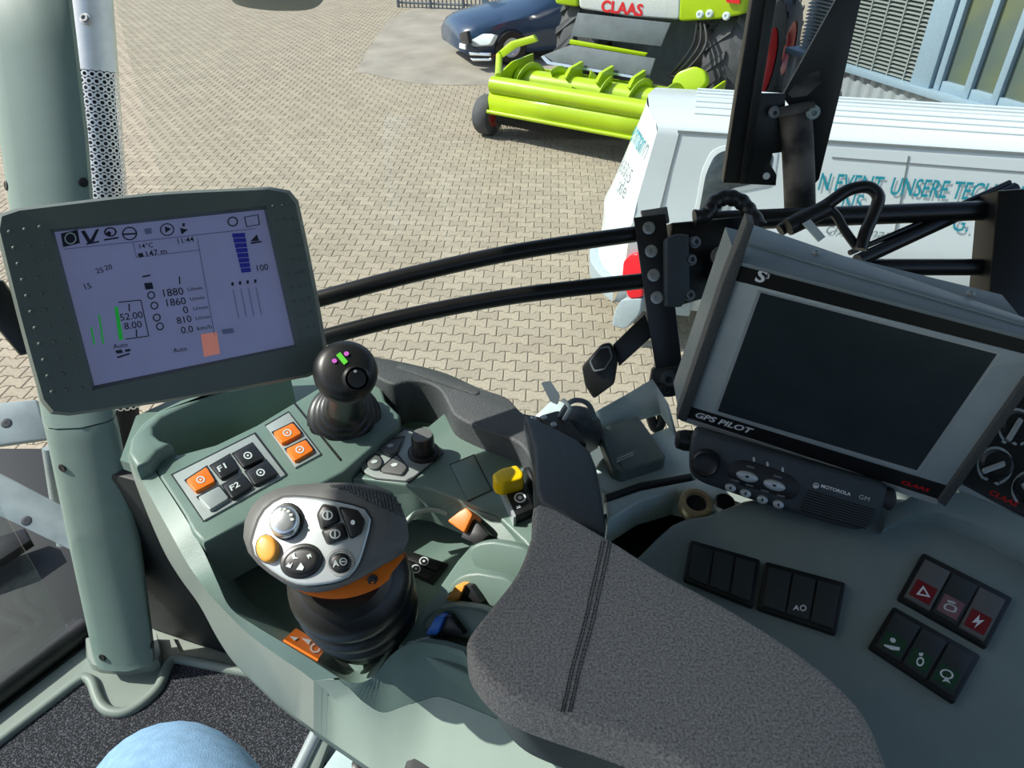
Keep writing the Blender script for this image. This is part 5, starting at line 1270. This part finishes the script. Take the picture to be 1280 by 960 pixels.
hs = tag(tube('ribbed_hose', cr([ray(x, y, 1.0) for x, y in ((868, 272), (884, 268), (892, 254), (908, 247), (926, 252), (938, 266), (950, 284))], 6), [0.0098 + (0.0012 if i % 4 < 2 else 0) for i in range(37)], 'rubber', None, 12), 'black ribbed hose arching over the terminal bracket', 'hose')
lc = empty('looped_cable', ray(1040, 290, 1.0), 'black looped cable with a pale tag above the guidance terminal', 'cable')
tube('cable', cr([ray(x, y, 1.02) for x, y in ((975, 288), (1000, 272), (1030, 258), (1060, 238), (1085, 234), (1098, 246), (1092, 268), (1082, 290), (1076, 312))], 6), 0.0085, 'rubber', lc, 10)
tube('cable', cr([ray(x, y, 1.03) for x, y in ((1005, 282), (1030, 262), (1044, 268), (1056, 288), (1072, 310))], 6), 0.0062, 'rubber', lc, 10)
tube('connector', [ray(985, 284, 1.0), ray(1010, 272, 1.0), ray(1034, 260, 1.0)], 0.012, 'blackp', lc, 10)
slab('tag', Plane(ray(1018, 290, 0.98), -FW), [(1004, 279), (1013, 274), (1032, 296), (1024, 302)], 0.0, -0.004, 'softwhite', lc)

# upper black frame arm
ua = empty('mirror_arm', ray(960, 120, 1.22), 'black welded plate arm with worn pivot tube', 'bracket')
UPn = Plane(ray(970, 120, 1.20), Vector((-0.12, -0.97, 0.12)))
slab('channel', UPn, [(1062, -735), (1091, -735), (979, -60), (949, 117), (931, 230), (904, 229), (922, 110), (950, -60)], 0.0, -0.03, 'blackpaint', ua, 0.002)
slab('channel_lip', UPn, [(966, -60), (981, -60), (952, 117), (933, 230), (925, 230), (941, 117)], 0.012, -0.005, 'blackpaint', ua, 0.001)
slab('foot_plate', UPn, [(944, 117), (982, 117), (980, 190), (966, 192), (963, 205), (971, 219), (970, 232), (928, 230)], -0.004, -0.012, 'blackpaint', ua, 0.001)
bolt(UPn, 958, 220, 0.006, ua, 'white', -0.0042, 0.001, 'drilled_hole')
slab('gusset_plate', UPn, [(1078, -60), (1090, -60), (1049, 122), (1024, 224), (1014, 236), (1004, 156), (978, 120)], -0.014, -0.022, 'blackpaint', ua, 0.001)
slab('worn_patch', UPn, [(985, 118), (998, 98), (1024, 88), (1026, 104), (1008, 120), (990, 122)], -0.0135, -0.016, 'worn', ua)
pvt = [(UPn.p(x, y, 0.0)) for x, y in ((994, 138), (997, 180), (999, 225), (1000, 262))]
tube('pivot_tube', pvt, 0.0255, 'worn', ua, 20)
slab('pivot_tab', UPn, rnd([(966, 138), (1018, 126), (1022, 138), (968, 148)], 3), 0.026, 0.012, 'worn', ua, 0.002)
bolt(UPn, 968, 140, 0.009, ua, 'flap', 0.02, 0.01)
bolt(UPn, 1016, 140, 0.011, ua, 'steel', 0.022, 0.01)

# ================================================================== SEATED OPERATOR (knee) AND SEAT BASE
kx = ray(196, 968, 0.735)
per = empty('person', (-0.36, 0.30, FL), 'seated person in light blue jeans, knee raised beside the console', 'person')
path = [(0.0, -0.16, CZ - 0.80), (-0.09, -0.01, CZ - 0.785), (-0.165, 0.13, CZ - 0.775), (-0.25, 0.25, CZ - 0.77), (-0.328, 0.342, CZ - 0.785), (-0.372, 0.385, CZ - 0.83), (-0.385, 0.385, CZ - 0.90), (-0.39, 0.362, CZ - 1.0), (-0.395, 0.345, CZ - 1.12), (-0.40, 0.335, CZ - 1.24)]
pr = [0.11, 0.107, 0.102, 0.095, 0.086, 0.076, 0.066, 0.064, 0.058, 0.05]
pp = cr(path, 5); rr2 = []
for i in range(len(pp)):
    t = i / 5; k = min(int(t), len(pr) - 2); rr2.append(pr[k] + (pr[k + 1] - pr[k]) * (t - k))
tube('jeans_leg', pp, rr2, 'jeans', per, 28)
sh = []
for y, wd, h in ((0.22, 0.03, 0.06), (0.24, 0.042, 0.085), (0.33, 0.046, 0.10), (0.40, 0.05, 0.075), (0.47, 0.05, 0.055), (0.52, 0.04, 0.045), (0.54, 0.015, 0.03)):
    sh.append([Vector((-0.40 + wd * math.cos(a), y, FL + 0.013 + max(0.0, h * (0.5 + 0.5 * math.sin(a))))) for a in [2 * math.pi * i / 14 for i in range(14)]])
loft('shoe', sh, 'rubber', per, True, True, 60)
se = empty('seat_base', flz.p(430, 960, 0), 'grey seat base with rail beside the floor mat', 'seat')
zs = HZ(FL + 0.35)
slab('base_box', zs, rnd([(398, 968), (424, 931), (480, 955), (540, 1010), (500, 1090), (380, 1020)], 4), 0.0, -0.345, 'sill', se, 0.006)
tube('rail', [flz.p(395, 918, 0.03), flz.p(350, 1010, 0.03)], 0.012, 'silver', se, 10)
slab('runner', flz, [(398, 922), (412, 925), (380, 1010), (360, 1005)], 0.03, 0.012, 'plastic_side', se, 0.003)
lathe('bolt_cap', zs.p(452, 958, 0.0), ZV, [(0.012, 0), (0.012, 0.006), (0.008, 0.008), (0.002, 0.008)], 'blackp', se, 14)
# ribbed grille in the footwell behind the console
gv = empty('footwell_grille', (-0.55, 1.09, CZ - 1.1), 'black ribbed vent grille low behind the cab pillar', 'grille')
VPn = Plane((-0.5, 1.085, CZ - 1.0), (0, -1, 0.02))
slab('backing', VPn, [(165, 590), (205, 600), (245, 720), (200, 720)], 0.0, -0.02, 'dark', gv)
for k in range(16):
    y = 596 + k * 7.6; x = 172 + k * 2.0
    slab('grille_bar', VPn, [(x, y), (x + 34, y + 4), (x + 34, y + 7), (x, y + 3)], 0.008, 0.0, 'rubber', gv)
